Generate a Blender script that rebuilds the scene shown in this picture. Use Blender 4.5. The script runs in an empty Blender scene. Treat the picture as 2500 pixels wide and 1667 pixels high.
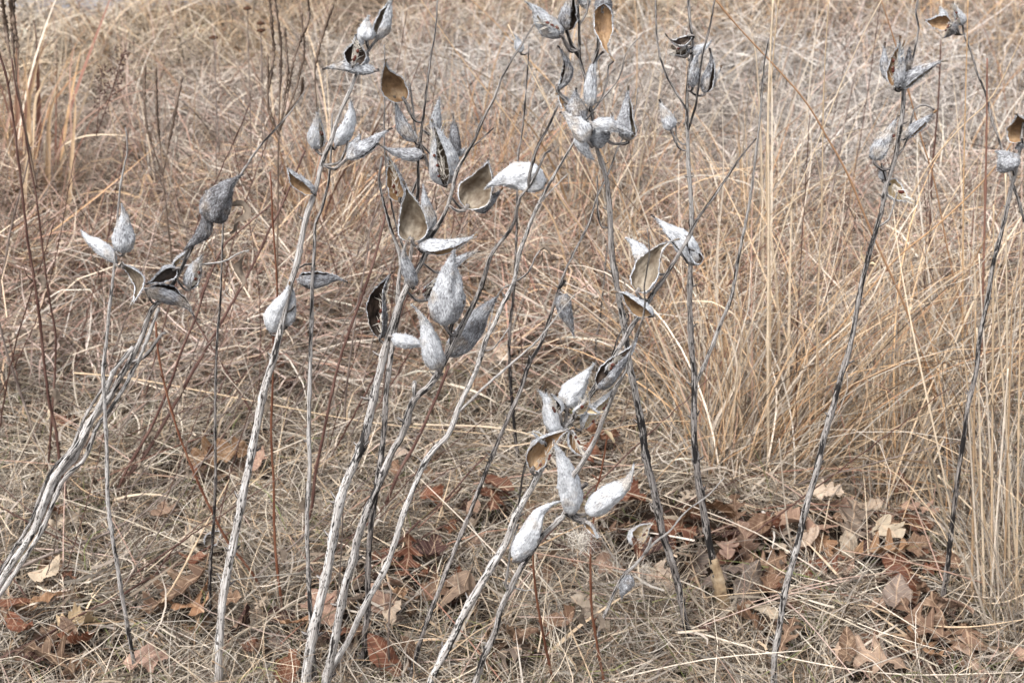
import bpy, math, random
import numpy as np
from mathutils import Vector, noise as mnoise

SC = bpy.context.scene
COL = SC.collection
RNG = np.random.default_rng(11)
random.seed(7)

# ------------------------------------------------------------------ camera
CAM_H, PITCH, FPX = 1.55, math.radians(27.0), 2500 * 50 / 36.0
cd = bpy.data.cameras.new("camera"); cam = bpy.data.objects.new("camera", cd); COL.objects.link(cam)
cam.location = (0, 0, CAM_H); cam.rotation_euler = (math.pi / 2 - PITCH, 0, 0)
cd.lens = 50; cd.sensor_width = 36; cd.clip_start = 0.05; cd.clip_end = 500
cd.dof.use_dof = True; cd.dof.focus_distance = 1.98; cd.dof.aperture_fstop = 9.0
SC.camera = cam

# ------------------------------------------------------------------ light
SUN_EL, SUN_AZ = math.radians(58), math.radians(-35)     # azimuth: measured from -Y (behind the camera) towards -X
w = bpy.data.worlds.new("World"); SC.world = w; w.use_nodes = True
nt = w.node_tree; nt.nodes.clear()
sky = nt.nodes.new("ShaderNodeTexSky"); sky.sky_type = 'NISHITA'; sky.sun_disc = False
sky.sun_elevation = SUN_EL; sky.sun_rotation = math.radians(215); sky.air_density = 1.0; sky.dust_density = 4.0; sky.ozone_density = 1.0
hsv = nt.nodes.new("ShaderNodeHueSaturation"); hsv.inputs['Saturation'].default_value = 0.36
bg = nt.nodes.new("ShaderNodeBackground"); bg.inputs['Strength'].default_value = 0.105
wo = nt.nodes.new("ShaderNodeOutputWorld")
nt.links.new(sky.outputs[0], hsv.inputs['Color']); nt.links.new(hsv.outputs[0], bg.inputs['Color']); nt.links.new(bg.outputs[0], wo.inputs['Surface'])
sd = bpy.data.lights.new("sun", 'SUN'); sun = bpy.data.objects.new("sun", sd); COL.objects.link(sun)
sd.energy = 1.5; sd.angle = math.radians(17); sd.color = (1.0, 0.985, 0.97)
sdir = Vector((math.sin(math.radians(-40)) * math.cos(SUN_EL), -math.cos(math.radians(-40)) * math.cos(SUN_EL), math.sin(SUN_EL)))
sun.rotation_euler = sdir.to_track_quat('Z', 'Y').to_euler(); sun.location = (-2, -2, 6)
vs = SC.view_settings
vs.view_transform = 'Standard'; vs.look = 'None'; vs.gamma = 1.0; vs.use_curve_mapping = False; vs.exposure = 1.33
SC.render.engine = 'CYCLES'
SC.cycles.max_bounces = 5; SC.cycles.diffuse_bounces = 2; SC.cycles.transparent_max_bounces = 4
SC.cycles.use_denoising = True
SC.cycles.denoising_prefilter = 'ACCURATE'

# ------------------------------------------------------------------ projection helpers (pixels of the 2500x1667 photograph)
CF = np.array([0, math.cos(PITCH), -math.sin(PITCH)]); CU = np.array([0, math.sin(PITCH), math.cos(PITCH)])
def ray(px, py):
    return np.array([(px - 1250) / FPX, 0, 0]) + CU * ((833.5 - py) / FPX) + CF
def ground(px, py, z=0.0):
    d = ray(px, py); return np.array([0, 0, CAM_H]) + d * ((z - CAM_H) / d[2])
def atY(px, py, Y):
    d = ray(px, py); return np.array([0, 0, CAM_H]) + d * (Y / d[1])
def topx(p):
    q = np.asarray(p) - np.array([0, 0, CAM_H]); f = q @ CF
    return 1250 + q[0] / f * FPX, 833.5 - (q @ CU) / f * FPX
def mpp(p):           # metres per photograph pixel at p
    return ((np.asarray(p) - np.array([0, 0, CAM_H])) @ CF) / FPX
def gz(x, y):
    return 0.012 * np.sin(x * 3.1 + 1.3) * np.cos(y * 2.3) + 0.009 * np.sin(x * 7.3 + y * 5.1) + 0.006 * np.cos(x * 13 - y * 11)
def srgb(r, g, b):
    return tuple(((c / 255) / 12.92 if c / 255 <= 0.04045 else ((c / 255 + 0.055) / 1.055) ** 2.4) for c in (r, g, b))

# ------------------------------------------------------------------ mesh helpers
def mesh_np(name, V, F, attrs=None, smooth=True, uv=None):
    """V (n,3); F (m,4) quads or (m,3) triangles; attrs {name: (type, data)} on points"""
    me = bpy.data.meshes.new(name)
    V = np.ascontiguousarray(V, dtype=np.float32)
    lists = F if isinstance(F, list) else [F]
    lists = [np.asarray(f, dtype=np.int32) for f in lists if len(f)]
    loops = np.concatenate([f.ravel() for f in lists])
    cnt = np.concatenate([np.full(len(f), f.shape[1], np.int32) for f in lists])
    start = np.concatenate([[0], np.cumsum(cnt)[:-1]]).astype(np.int32)
    me.vertices.add(len(V)); me.vertices.foreach_set("co", V.ravel())
    me.loops.add(len(loops)); me.loops.foreach_set("vertex_index", loops)
    me.polygons.add(len(cnt)); me.polygons.foreach_set("loop_start", start); me.polygons.foreach_set("loop_total", cnt)
    if smooth: me.polygons.foreach_set("use_smooth", np.ones(len(cnt), bool))
    for k, (t, d) in (attrs or {}).items():
        a = me.attributes.new(k, t, 'POINT')
        d = np.ascontiguousarray(d, dtype=np.float32)
        a.data.foreach_set({'FLOAT': "value", 'FLOAT_VECTOR': "vector", 'FLOAT_COLOR': "color"}[t], d.ravel())
    me.update(calc_edges=True)
    return me
def link(name, me, mat=None, parent=None, loc=None):
    o = bpy.data.objects.new(name, me); COL.objects.link(o)
    if mat is not None and me is not None and len(me.materials) == 0: me.materials.append(mat)
    if parent is not None: o.parent = parent
    if loc is not None: o.location = loc
    return o
def tag(o, label=None, cat=None, group=None, kind=None):
    if label: o['label'] = label
    if cat: o['category'] = cat
    if group: o['group'] = group
    if kind: o['kind'] = kind
    return o
def thing(name, label, cat, loc, group=None):
    o = link(name, None, loc=tuple(loc)); o.empty_display_size = 0.02
    return tag(o, label, cat, group)

def spline(P, step):
    """Catmull-Rom through P (n,3+k), resampled about every step metres"""
    P = np.asarray(P, float)
    if len(P) < 2: return P
    Q = np.vstack([2 * P[0] - P[1], P, 2 * P[-1] - P[-2]])
    out = []
    for i in range(1, len(Q) - 2):
        p0, p1, p2, p3 = Q[i - 1], Q[i], Q[i + 1], Q[i + 2]
        n = max(1, int(np.linalg.norm((p2 - p1)[:3]) / step))
        t = (np.arange(n) / n)[:, None]
        out.append(0.5 * (2 * p1 + (p2 - p0) * t + (2 * p0 - 5 * p1 + 4 * p2 - p3) * t ** 2 + (3 * p1 - p0 - 3 * p2 + p3) * t ** 3))
    out.append(P[-1][None])
    return np.vstack(out)
def frames(C):
    T = np.gradient(C, axis=0); T /= np.linalg.norm(T, axis=1)[:, None] + 1e-12
    ref = np.array([0.0, 1.0, 0.0])
    A = np.cross(T, ref); n = np.linalg.norm(A, axis=1); A[n < 1e-3] = (1, 0, 0); A /= np.linalg.norm(A, axis=1)[:, None]
    B = np.cross(T, A)
    return T, A, B
def tube(C, R, sides=8, rough=0.0, seed=0):
    """closed-ended tube along C (n,3) with radii R (n) ; returns V, quads, sc attribute"""
    C = np.asarray(C, float); R = np.asarray(R, float); n = len(C)
    T, A, B = frames(C)
    th = np.arange(sides) / sides * 2 * np.pi
    rg = np.random.default_rng(seed)
    r = R[:, None] * (1 + rough * rg.normal(size=(n, sides)) + 0.5 * rough * rg.normal(size=(1, sides)) * 2)
    V = C[:, None] + r[..., None] * (np.cos(th)[None, :, None] * A[:, None] + np.sin(th)[None, :, None] * B[:, None])
    s = np.concatenate([[0], np.cumsum(np.linalg.norm(np.diff(C, axis=0), axis=1))])
    sc = np.stack([np.broadcast_to(np.cos(th) * 0.008, (n, sides)), np.broadcast_to(np.sin(th) * 0.008, (n, sides)), np.broadcast_to(s[:, None], (n, sides))], -1)
    i = np.arange(n - 1)[:, None] * sides; j = np.arange(sides)[None]; k = (np.arange(sides) + 1) % sides
    F = np.stack([i + j, i + k[None], i + sides + k[None], i + sides + j], -1).reshape(-1, 4)
    V = np.vstack([V.reshape(-1, 3), C[:1], C[-1:]]); sc = np.vstack([sc.reshape(-1, 3), [[0, 0, s[0]]], [[0, 0, s[-1]]]])
    e = (n - 1) * sides; a = n * sides
    Tr = np.array([[a, (q + 1) % sides, q] for q in range(sides)] + [[a + 1, e + q, e + (q + 1) % sides] for q in range(sides)])
    return V, F, Tr, sc
class Pile:
    """collects pieces into one mesh"""
    def __init__(s): s.V = []; s.Q = []; s.T = []; s.A = {}; s.n = 0
    def add(s, V, Q=None, T=None, **at):
        V = np.asarray(V)
        if Q is not None and len(Q): s.Q.append(np.asarray(Q) + s.n)
        if T is not None and len(T): s.T.append(np.asarray(T) + s.n)
        for k, v in at.items():
            v = np.asarray(v, float)
            if v.ndim == 0: v = np.full(len(V), float(v))
            elif k == 'Col' and v.ndim == 1: v = np.tile(np.append(v[:3], 1.0), (len(V), 1))
            s.A.setdefault(k, []).append(v)
        s.V.append(V); s.n += len(V)
    def mesh(s, name, origin=(0, 0, 0), smooth=True):
        V = np.vstack(s.V) - np.asarray(origin)
        at = {}
        for k, v in s.A.items():
            d = np.concatenate(v); at[k] = ({1: 'FLOAT', 2: 'FLOAT_COLOR'}.get(d.ndim if d.ndim == 1 else (2 if d.shape[1] == 4 else 3), 'FLOAT_VECTOR'), d)
        F = []
        if s.Q: F.append(np.vstack(s.Q))
        if s.T: F.append(np.vstack(s.T))
        return mesh_np(name, V, F, at, smooth)

# ------------------------------------------------------------------ materials
class NT:
    def __init__(s, name):
        s.m = bpy.data.materials.new(name); s.m.use_nodes = True; s.t = s.m.node_tree; s.t.nodes.clear()
        s.out = s.t.nodes.new("ShaderNodeOutputMaterial")
    def n(s, typ, **kw):
        x = s.t.nodes.new("ShaderNode" + typ)
        for k, v in kw.items(): setattr(x, k, v)
        return x
    def l(s, a, b): s.t.links.new(a, b)
    def put(s, sock, v):
        if isinstance(v, bpy.types.NodeSocket): s.l(v, sock)
        else: sock.default_value = v
    def attr(s, name, out='Vector'): return s.n("Attribute", attribute_name=name).outputs[out]
    def math(s, op, a, b=0.0, clamp=False):
        x = s.n("Math", operation=op, use_clamp=clamp); s.put(x.inputs[0], a); s.put(x.inputs[1], b); return x.outputs[0]
    def scale(s, vec, xyz):
        x = s.n("VectorMath", operation='MULTIPLY'); s.l(vec, x.inputs[0]); x.inputs[1].default_value = xyz; return x.outputs[0]
    def noise(s, vec, sc, det=3, rough=0.55, dim='3D'):
        x = s.n("TexNoise"); s.put(x.inputs['Vector'], vec); x.inputs['Scale'].default_value = sc; x.inputs['Detail'].default_value = det; x.inputs['Roughness'].default_value = rough; return x.outputs['Fac']
    def ramp(s, f, stops):
        x = s.n("ValToRGB"); s.put(x.inputs[0], f); e = x.color_ramp.elements
        while len(e) < len(stops): e.new(0.5)
        for q, (p, c) in zip(e, stops): q.position = p; q.color = (c + (1,)) if isinstance(c, tuple) else (c, c, c, 1)
        return x.outputs[0]
    def mix(s, f, a, b, mode='MIX'):
        x = s.n("Mix", data_type='RGBA', blend_type=mode); s.put(x.inputs[0], f)
        for i, v in ((6, a), (7, b)):
            if isinstance(v, tuple): x.inputs[i].default_value = v + (1,) if len(v) == 3 else v
            else: s.l(v, x.inputs[i])
        return x.outputs[2]
    def bump(s, h, strength, dist):
        x = s.n("Bump"); s.l(h, x.inputs['Height']); x.inputs['Strength'].default_value = strength; x.inputs['Distance'].default_value = dist; return x.outputs[0]
    def bsdf(s, col, rough=0.85, normal=None, spec=0.25, trans=0.0, tcol=None):
        b = s.n("BsdfPrincipled"); s.put(b.inputs['Base Color'], col if not isinstance(col, tuple) else col + (1,)); s.put(b.inputs['Roughness'], rough)
        b.inputs['Specular IOR Level'].default_value = spec
        if normal is not None: s.l(normal, b.inputs['Normal'])
        res = b.outputs[0]
        if trans:
            t = s.n("BsdfTranslucent"); s.put(t.inputs['Color'], tcol if tcol is not None else col)
            m = s.n("MixShader"); m.inputs[0].default_value = trans; s.l(res, m.inputs[1]); s.l(t.outputs[0], m.inputs[2]); res = m.outputs[0]
        s.l(res, s.out.inputs['Surface']); return s.m

def m_blade():
    t = NT("dry_grass"); c = t.attr('Col', 'Color')
    g = t.n("NewGeometry"); n = t.noise(g.outputs['Position'], 240, 2)
    c2 = t.mix(t.ramp(n, [(0.3, 0.72), (0.7, 1.12)]), (0, 0, 0), c, 'MIX')
    mul = t.n("Mix", data_type='RGBA', blend_type='MULTIPLY'); mul.inputs[0].default_value = 1; t.l(c, mul.inputs[6]); t.l(t.ramp(n, [(0.3, 0.74), (0.7, 1.0)]), mul.inputs[7])
    return t.bsdf(mul.outputs[2], 0.75, spec=0.2, trans=0.10)
def m_ground():
    t = NT("soil_under_thatch"); g = t.n("NewGeometry"); p = g.outputs['Position']
    a = t.noise(p, 60, 5); b = t.noise(t.scale(p, (40, 40, 40)), 6, 4); k = t.noise(p, 1.2, 3)
    c = t.ramp(a, [(0.3, srgb(24, 20, 17)), (0.5, srgb(44, 36, 30)), (0.72, srgb(74, 61, 51))])
    c = t.mix(t.ramp(b, [(0.45, 0.0), (0.62, 1.0)]), c, srgb(48, 39, 32)); c = t.mix(t.ramp(k, [(0.4, 0.0), (0.65, 0.5)]), c, srgb(60, 47, 37))
    return t.bsdf(c, 0.95, t.bump(a, 0.8, 0.01), 0.1)
def m_stem():
    t = NT("weathered_stalk_bark"); sc = t.attr('sc'); dk = t.attr('dk', 'Fac')
    f = t.noise(t.scale(sc, (420, 420, 26)), 1, 4, 0.65)           # fibres along the stalk
    p = t.noise(t.scale(sc, (110, 110, 34)), 1, 3, 0.6)          # mildew patches
    q = t.noise(t.scale(sc, (40, 40, 9)), 1, 2)
    base = t.ramp(f, [(0.30, srgb(96, 90, 86)), (0.41, srgb(160, 153, 147)), (0.59, srgb(224, 221, 217))])
    grey = t.ramp(f, [(0.3, srgb(66, 60, 58)), (0.5, srgb(128, 120, 115)), (0.66, srgb(186, 179, 173))])
    x = t.n("Math", operation='MULTIPLY_ADD', use_clamp=True); t.l(dk, x.inputs[0]); x.inputs[1].default_value = 1.15; x.inputs[2].default_value = 0.0
    col = t.mix(x.outputs[0], base, grey)
    s = t.math('ADD', t.math('MULTIPLY', t.math('SUBTRACT', p, 0.5), 1.3), t.math('MULTIPLY', t.math('SUBTRACT', q, 0.5), 0.9))
    s = t.math('ADD', t.math('ADD', s, 0.5), t.math('MULTIPLY', dk, 0.21)); s = t.math('ADD', s, t.math('MULTIPLY', t.math('SUBTRACT', 0.5, f), 0.45))
    blk = t.ramp(s, [(0.635, 0.0), (0.71, 0.94)])
    v = t.n("TexVoronoi"); t.l(t.scale(sc, (360, 360, 120)), v.inputs['Vector']); v.inputs['Scale'].default_value = 1.0; v.inputs['Randomness'].default_value = 1.0
    sp = t.math('LESS_THAN', v.outputs['Distance'], t.math('MULTIPLY', q, 0.72)); vr = t.n("SeparateColor"); t.l(v.outputs['Color'], vr.inputs[0])
    sp = t.math('MULTIPLY', sp, t.math('LESS_THAN', vr.outputs[0], 0.62))
    blk = t.math('MAXIMUM', blk, t.math('MULTIPLY', sp, 0.85))
    col = t.mix(blk, col, srgb(26, 24, 25))
    return t.bsdf(col, 0.85, t.bump(f, 0.9, 0.002), 0.2)
def m_thin(name, dark, mid, light):
    t = NT(name); sc = t.attr('sc'); f = t.noise(t.scale(sc, (300, 300, 30)), 1, 3); q = t.noise(t.scale(sc, (30, 30, 14)), 1, 2)
    col = t.ramp(t.math('ADD', t.math('MULTIPLY', f, 0.6), t.math('MULTIPLY', q, 0.4)), [(0.36, dark), (0.5, mid), (0.64, light)])
    return t.bsdf(col, 0.6, t.bump(f, 0.5, 0.0008), 0.35)
def m_husk():
    t = NT("woolly_pod_husk"); sc = t.attr('sc'); dk = t.attr('dk', 'Fac')
    f = t.noise(t.scale(sc, (1, 1, 0.22)), 1100, 3, 0.7); g = t.noise(t.scale(sc, (1, 1, 0.3)), 620, 3, 0.6); k = t.noise(sc, 70, 3)
    h = t.math('ADD', t.math('MULTIPLY', f, 0.5), t.math('MULTIPLY', g, 0.5))
    h2 = t.math('ADD', t.math('SUBTRACT', h, t.math('MULTIPLY', dk, 0.27)), t.math('MULTIPLY', t.math('SUBTRACT', k, 0.5), 0.34))
    col = t.ramp(h2, [(0.20, srgb(80, 77, 77)), (0.32, srgb(134, 134, 137)), (0.44, srgb(188, 190, 193)), (0.58, srgb(226, 227, 229))])
    warm = t.ramp(t.noise(sc, 38, 3), [(0.52, 0.0), (0.68, 0.62)])
    col = t.mix(warm, col, t.mix(t.ramp(h, [(0.4, 0.0), (0.55, 1.0)]), srgb(112, 98, 86), srgb(182, 168, 150)))
    return t.bsdf(col, 0.95, t.bump(h, 1.0, 0.0026), 0.1)
def m_lining(name, a, b, c):
    t = NT(name); sc = t.attr('sc'); k = t.noise(sc, 45, 4, 0.6); f = t.noise(t.scale(sc, (1, 1, 0.35)), 260, 3)
    col = t.ramp(k, [(0.32, a), (0.5, b), (0.66, c)]); col = t.mix(t.ramp(f, [(0.35, 0.35), (0.6, 0.0)]), col, a)
    return t.bsdf(col, 0.55, t.bump(f, 0.45, 0.0008), 0.25)
def m_leaf():
    t = NT("dead_oak_leaf"); oi = t.n("ObjectInfo"); uv = t.attr('sc')
    sep = t.n("SeparateXYZ"); t.l(uv, sep.inputs[0]); ax = t.math('ABSOLUTE', sep.outputs[0]); y = sep.outputs[1]
    mid = t.math('LESS_THAN', ax, 0.012)
    vv = t.math('SUBTRACT', y, t.math('MULTIPLY', ax, 0.75)); sn = t.math('SINE', t.math('MULTIPLY', vv, 52.0)); ve = t.ramp(sn, [(0.93, 0.0), (0.985, 1.0)])
    vein = t.math('MAXIMUM', mid, t.math('MULTIPLY', ve, 0.8))
    n = t.noise(uv, 9, 5, 0.65); f = t.noise(uv, 60, 3); tc = t.n("TexCoord"); ob = t.n("VectorMath", operation='ADD'); t.l(uv, ob.inputs[0])
    cmb = t.n("CombineXYZ"); t.l(t.math('MULTIPLY', oi.outputs['Random'], 40.0), cmb.inputs[0]); t.l(cmb.outputs[0], ob.inputs[1]); n2 = t.noise(ob.outputs[0], 3.5, 5, 0.6)
    col = t.mix(t.ramp(n2, [(0.35, 0.75), (0.62, 0.0)]), oi.outputs['Color'], t.mix(0.4, oi.outputs['Color'], srgb(70, 46, 36)))
    col = t.mix(t.ramp(n2, [(0.55, 0.0), (0.75, 0.5)]), col, srgb(196, 168, 140))
    col = t.mix(t.ramp(n, [(0.58, 0.0), (0.66, 0.5)]), col, srgb(70, 46, 36))
    col = t.mix(t.math('MULTIPLY', vein, 0.45), col, srgb(205, 176, 148))
    return t.bsdf(col, 0.66, t.bump(t.math('ADD', t.math('MULTIPLY', vein, 0.8), t.math('MULTIPLY', f, 0.5)), 0.5, 0.0012), 0.25, trans=0.08)
def m_plain(name, col, rough=0.8, spec=0.2, trans=0.0, var=0.3, sc=120):
    t = NT(name); g = t.n("NewGeometry"); n = t.noise(g.outputs['Position'], sc, 3)
    c = t.mix(t.ramp(n, [(0.35, var), (0.65, 0.0)]), col, tuple(x * 0.4 for x in col))
    return t.bsdf(c, rough, t.bump(n, 0.4, 0.001), spec, trans=trans)
M = dict(blade=m_blade(), ground=m_ground(), stem=m_stem(), husk=m_husk(), leaf=m_leaf(),
    red=m_thin("red_brown_stalk", srgb(52, 34, 30), srgb(88, 60, 52), srgb(122, 98, 88)),
    rust=m_thin("bright_rust_stalk", srgb(78, 46, 34), srgb(118, 74, 54), srgb(146, 108, 84)),
    greythin=m_thin("grey_brown_stalk", srgb(70, 60, 56), srgb(120, 106, 98), srgb(168, 156, 146)),
    spike=m_thin("dark_seed_spike", srgb(64, 54, 48), srgb(108, 92, 80), srgb(150, 130, 112)),
    button=m_plain("dark_seed_button", srgb(78, 52, 36), var=0.6, sc=600),
    l_tan=m_lining("golden_pod_lining", srgb(104, 82, 62), srgb(152, 122, 90), srgb(178, 152, 120)),
    l_grey=m_lining("grey_tan_pod_lining", srgb(92, 78, 64), srgb(134, 122, 106), srgb(164, 154, 138)),
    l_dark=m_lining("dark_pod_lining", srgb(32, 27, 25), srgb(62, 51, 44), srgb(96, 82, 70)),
    l_cream=m_lining("cream_pod_lining", srgb(170, 146, 112), srgb(212, 192, 158), srgb(232, 218, 190)),
    wood=m_lining("bare_tan_wood", srgb(120, 98, 76), srgb(176, 154, 124), srgb(198, 180, 154)),
    seed=m_plain("brown_seed", srgb(92, 44, 30), 0.5, 0.4), floss=m_plain("silky_floss", srgb(228, 220, 208), 0.6, 0.3, 0.3, 0.1),
    road=m_plain("grey_path", srgb(150, 152, 160), 0.9, 0.2, sc=90), curl=m_plain("shrivelled_leaf", srgb(138, 124, 110), 0.8, 0.2, 0.1, 0.6))

# ------------------------------------------------------------------ ground and far path
PATH_EDGE = [(-40, 6.15), (-1.72, 6.15), (3, 8.6), (40, 12.5)]
def build_ground():
    xs = np.concatenate([[-60, -25, -12], np.linspace(-5, 5, 150), [12, 25, 60]]); ys = np.concatenate([[-10, -3], np.linspace(0.5, 8, 130), [12, 30, 90]])
    X, Y = np.meshgrid(xs, ys); Z = gz(X, Y)
    V = np.stack([X, Y, Z], -1).reshape(-1, 3); nx = len(xs)
    i = np.arange(len(ys) - 1)[:, None] * nx; j = np.arange(nx - 1)[None]
    F = np.stack([i + j, i + j + 1, i + nx + j + 1, i + nx + j], -1).reshape(-1, 4)
    tag(link('ground', mesh_np('ground', V, F), M['ground']), kind='structure')
    # a strip of paved path beyond the grass
    A = PATH_EDGE; B = [(-40, 9.6), (-1, 9.9), (5, 12.5), (40, 16.5)]; z = .045
    V = np.array([(x, y, z) for x, y in A] + [(x, y, z) for x, y in B] + [(x, y, z - .12) for x, y in A] + [(x, y, z - .12) for x, y in B])
    F = [[k, k + 1, k + 5, k + 4] for k in range(3)] + [[k, k + 8, k + 9, k + 1] for k in range(3)] + [[k + 4, k + 5, k + 13, k + 12] for k in range(3)]
    tag(link('path', mesh_np('path', V, np.array(F), smooth=False), M['road']), kind='structure')
build_ground()

# ------------------------------------------------------------------ pods
def prof(t, a=0.55, b=1.5):
    m = a / (a + b); k = (m ** a) * ((1 - m) ** b)
    r = (t ** a) * ((1 - t) ** b) / k
    return np.maximum(r, 0.085 * np.minimum(1, t / 0.05) * np.clip(1 - t, 0, 1) ** 0.35)
def pod(parent, base0, B, T, W, kind='c', roll=0.0, bend=0.0, dk=0.2, lin='l_grey', opening=165, fuzz=260, seed=0, name='pod', label=None, split=None):
    """one follicle. B, T: base and tip points; W: full width; kind c closed, o open shell, s slit with seeds; roll: side the opening faces
    (0 towards +view, 90 image right of the axis). Returns the husk object (a part); lining, floss and seeds are its sub-parts."""
    rg = np.random.default_rng(seed + 1000)
    B = np.asarray(B, float); T = np.asarray(T, float); L = np.linalg.norm(T - B)
    mid = (B + T) / 2; toc = np.array([0, 0, CAM_H]) - mid; toc /= np.linalg.norm(toc)
    ax = (T - B) / L; side = np.cross(ax, toc); side /= np.linalg.norm(side); fr = np.cross(side, ax)   # side: right of the axis as seen, fr: to the viewer
    nt_, nph = 30, 30
    t = np.linspace(0, 1, nt_) ** 0.9
    bendc = bend * L * 4 * t * (1 - t) + rg.normal() * 0.01 * L * np.sin(t * 6)
    tipb = 0.09 * L * rg.normal() * np.clip(t - 0.7, 0, 1) ** 1.5 * 6
    C = B + ax * (t * L)[:, None] + side * (bendc + tipb)[:, None] + fr * (rg.normal() * 0.02 * L * 4 * t * (1 - t))[:, None]
    a = 0.56 + rg.uniform(-.08, .1); b = 1.42 + rg.uniform(-.25, .35)
    if kind == 'c' and not label and rg.random() < .55: kind = 'o'; opening = rg.uniform(14, 60); roll = rg.uniform(35, 115) * rg.choice([-1, 1]); lin = rg.choice(['l_dark', 'l_grey', 'l_tan'])
    if kind == 'o' and opening > 100 and rg.random() < .4: split = True
    if kind == 'c' or opening < 100: W = W * .91
    R = W / 2 * prof(t, a, b); R[0] = W * 0.05
    rr = math.radians(roll)
    if kind == 'c':
        phi = np.arange(nph) / nph * 2 * np.pi; closed = True; PH = np.broadcast_to(phi, (nt_, nph))
    else:
        op = math.radians(opening if kind == 'o' else 46)
        o_t = op * (0.12 + 0.88 * np.sin(np.pi * np.clip(t ** .8 * 0.94 + 0.04, 0, 1)) ** 0.5)
        edge = o_t + 0.05 * np.sin(t * 19 + rg.uniform(0, 6)) * rg.uniform(.3, 1) + 0.03 * rg.normal(size=nt_)
        u = np.linspace(0, 1, nph); closed = False
        PH = edge[:, None] / 2 + (2 * np.pi - edge[:, None]) * u[None]
        if kind == 'o': R = R * (1 + 0.10 * np.sin(np.pi * t))
    ang = PH + rr
    # direction: angle 0 faces the viewer, 90 deg the side
    D = np.cos(ang)[..., None] * fr + np.sin(ang)[..., None] * side
    lump = np.array([[mnoise.noise(Vector((D[i, j, 0] * 2.2 + seed, D[i, j, 1] * 2.2, t[i] * 5 + D[i, j, 2] * 2.2))) for j in range(nph)] for i in range(nt_)])
    flare = np.zeros((nt_, nph))
    if kind == 'o':
        e = np.minimum(np.linspace(0, 1, nph), 1 - np.linspace(0, 1, nph)) * nph
        flare = np.exp(-e / 1.6)[None] * (0.07 + 0.07 * np.sin(t * 13 + rg.uniform(0, 6)))[:, None]
    rad = R[:, None] * (1 + (0.20 if kind == 'c' or opening < 100 else .12) * lump + flare + 0.05 * np.sin(PH * 5 + seed)) + 0.0004 * rg.normal(size=(nt_, nph))
    flat = 0.86
    V = C[:, None] + rad[..., None] * D * 1.0
    V = V + ((flat - 1) * np.einsum('ijk,k->ij', V - C[:, None], fr))[..., None] * fr
    N = D
    scx = np.stack([np.cos(PH) * R[:, None] * 1.0, np.sin(PH) * R[:, None], np.broadcast_to((t * L)[:, None], PH.shape)], -1) + rg.uniform(0, 3, 3)
    i = np.arange(nt_ - 1)[:, None] * nph
    if closed: j = np.arange(nph)[None]; k = (np.arange(nph)[None] + 1) % nph
    else: j = np.arange(nph - 1)[None]; k = j + 1
    F = np.stack([i + j, i + k, i + nph + k, i + nph + j], -1).reshape(-1, 4)
    P = Pile(); P.add(V.reshape(-1, 3), F, sc=scx.reshape(-1, 3), dk=np.clip(dk + 0.35 * np.clip(t - .75, 0, 1)[:, None] * 2 + 0.06 * lump, 0, 1).ravel())
    # woolly fibres
    nf = int(fuzz * 2.4)
    ii = rg.integers(1, nt_ - 1, nf); jj = rg.integers(0, nph, nf)
    if kind != 'c': jj[: nf // 5] = rg.choice([0, nph - 1], nf // 5)
    p = V[ii, jj]; nn = N[ii, jj]; h = rg.uniform(0.0010, 0.0034, nf)[:, None]
    dirv = nn + 0.7 * rg.normal(size=(nf, 3)) + ax * 0.4; dirv /= np.linalg.norm(dirv, axis=1)[:, None]
    sdv = np.cross(dirv, rg.normal(size=(nf, 3))); sdv /= np.linalg.norm(sdv, axis=1)[:, None]
    FV = np.stack([p - sdv * 0.00028, p + sdv * 0.00028, p + dirv * h], 1).reshape(-1, 3)
    fs = np.repeat(scx[ii, jj], 3, 0)
    P.add(FV, None, np.arange(nf * 3).reshape(-1, 3), sc=fs, dk=np.repeat(np.clip(dk - 0.1 + 0.2 * rg.normal(size=nf), 0, 1), 3))
    husk = link(name, P.mesh(name, base0), M['husk'], parent)
    if label: husk['label'] = label
    if not closed:
        th = 0.0013
        inn = V - N * th * (1 + 0.3 * rg.normal(size=(nt_, nph, 1)))
        Q = Pile(); Q.add(inn.reshape(-1, 3), F[:, ::-1], sc=scx.reshape(-1, 3) * 1.0)
        for col in (0, nph - 1):       # the cut rim, woolly like the outside
            rim = np.concatenate([V[:, col], inn[:, col]]); q = np.arange(nt_ - 1)
            E = Pile(); E.add(rim, np.stack([q, q + 1, q + nt_ + 1, q + nt_], -1), sc=np.concatenate([scx[:, col]] * 2), dk=dk * .6); link('rim', E.mesh('rim', base0), M['husk'], husk)
        link('lining', Q.mesh('lining', base0), M[lin], husk)
    if kind == 's' or split:
        # silk still folded inside, with a few seeds
        S = Pile(); od = math.cos(rr) * fr + math.sin(rr) * side
        for q in range(130 if kind == 's' else 60):
            tt = rg.uniform(.12, .8); c = B + ax * tt * L; r0 = W / 2 * prof(np.array([tt]), a, b)[0]
            st = c + od * r0 * rg.uniform(.15, .75) + np.cross(ax, od) * r0 * rg.uniform(-.3, .3)
            d = ax * rg.uniform(.5, 1) + 0.35 * rg.normal(size=3); d /= np.linalg.norm(d); l = rg.uniform(.006, .018); s2 = np.cross(d, od); s2 /= np.linalg.norm(s2)
            S.add(np.array([st - s2 * .0007, st + s2 * .0007, st + d * l + od * .001]), None, [[0, 1, 2]])
        f = link('floss', S.mesh('floss', base0), M['floss'], husk); f['kind'] = 'stuff'
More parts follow.
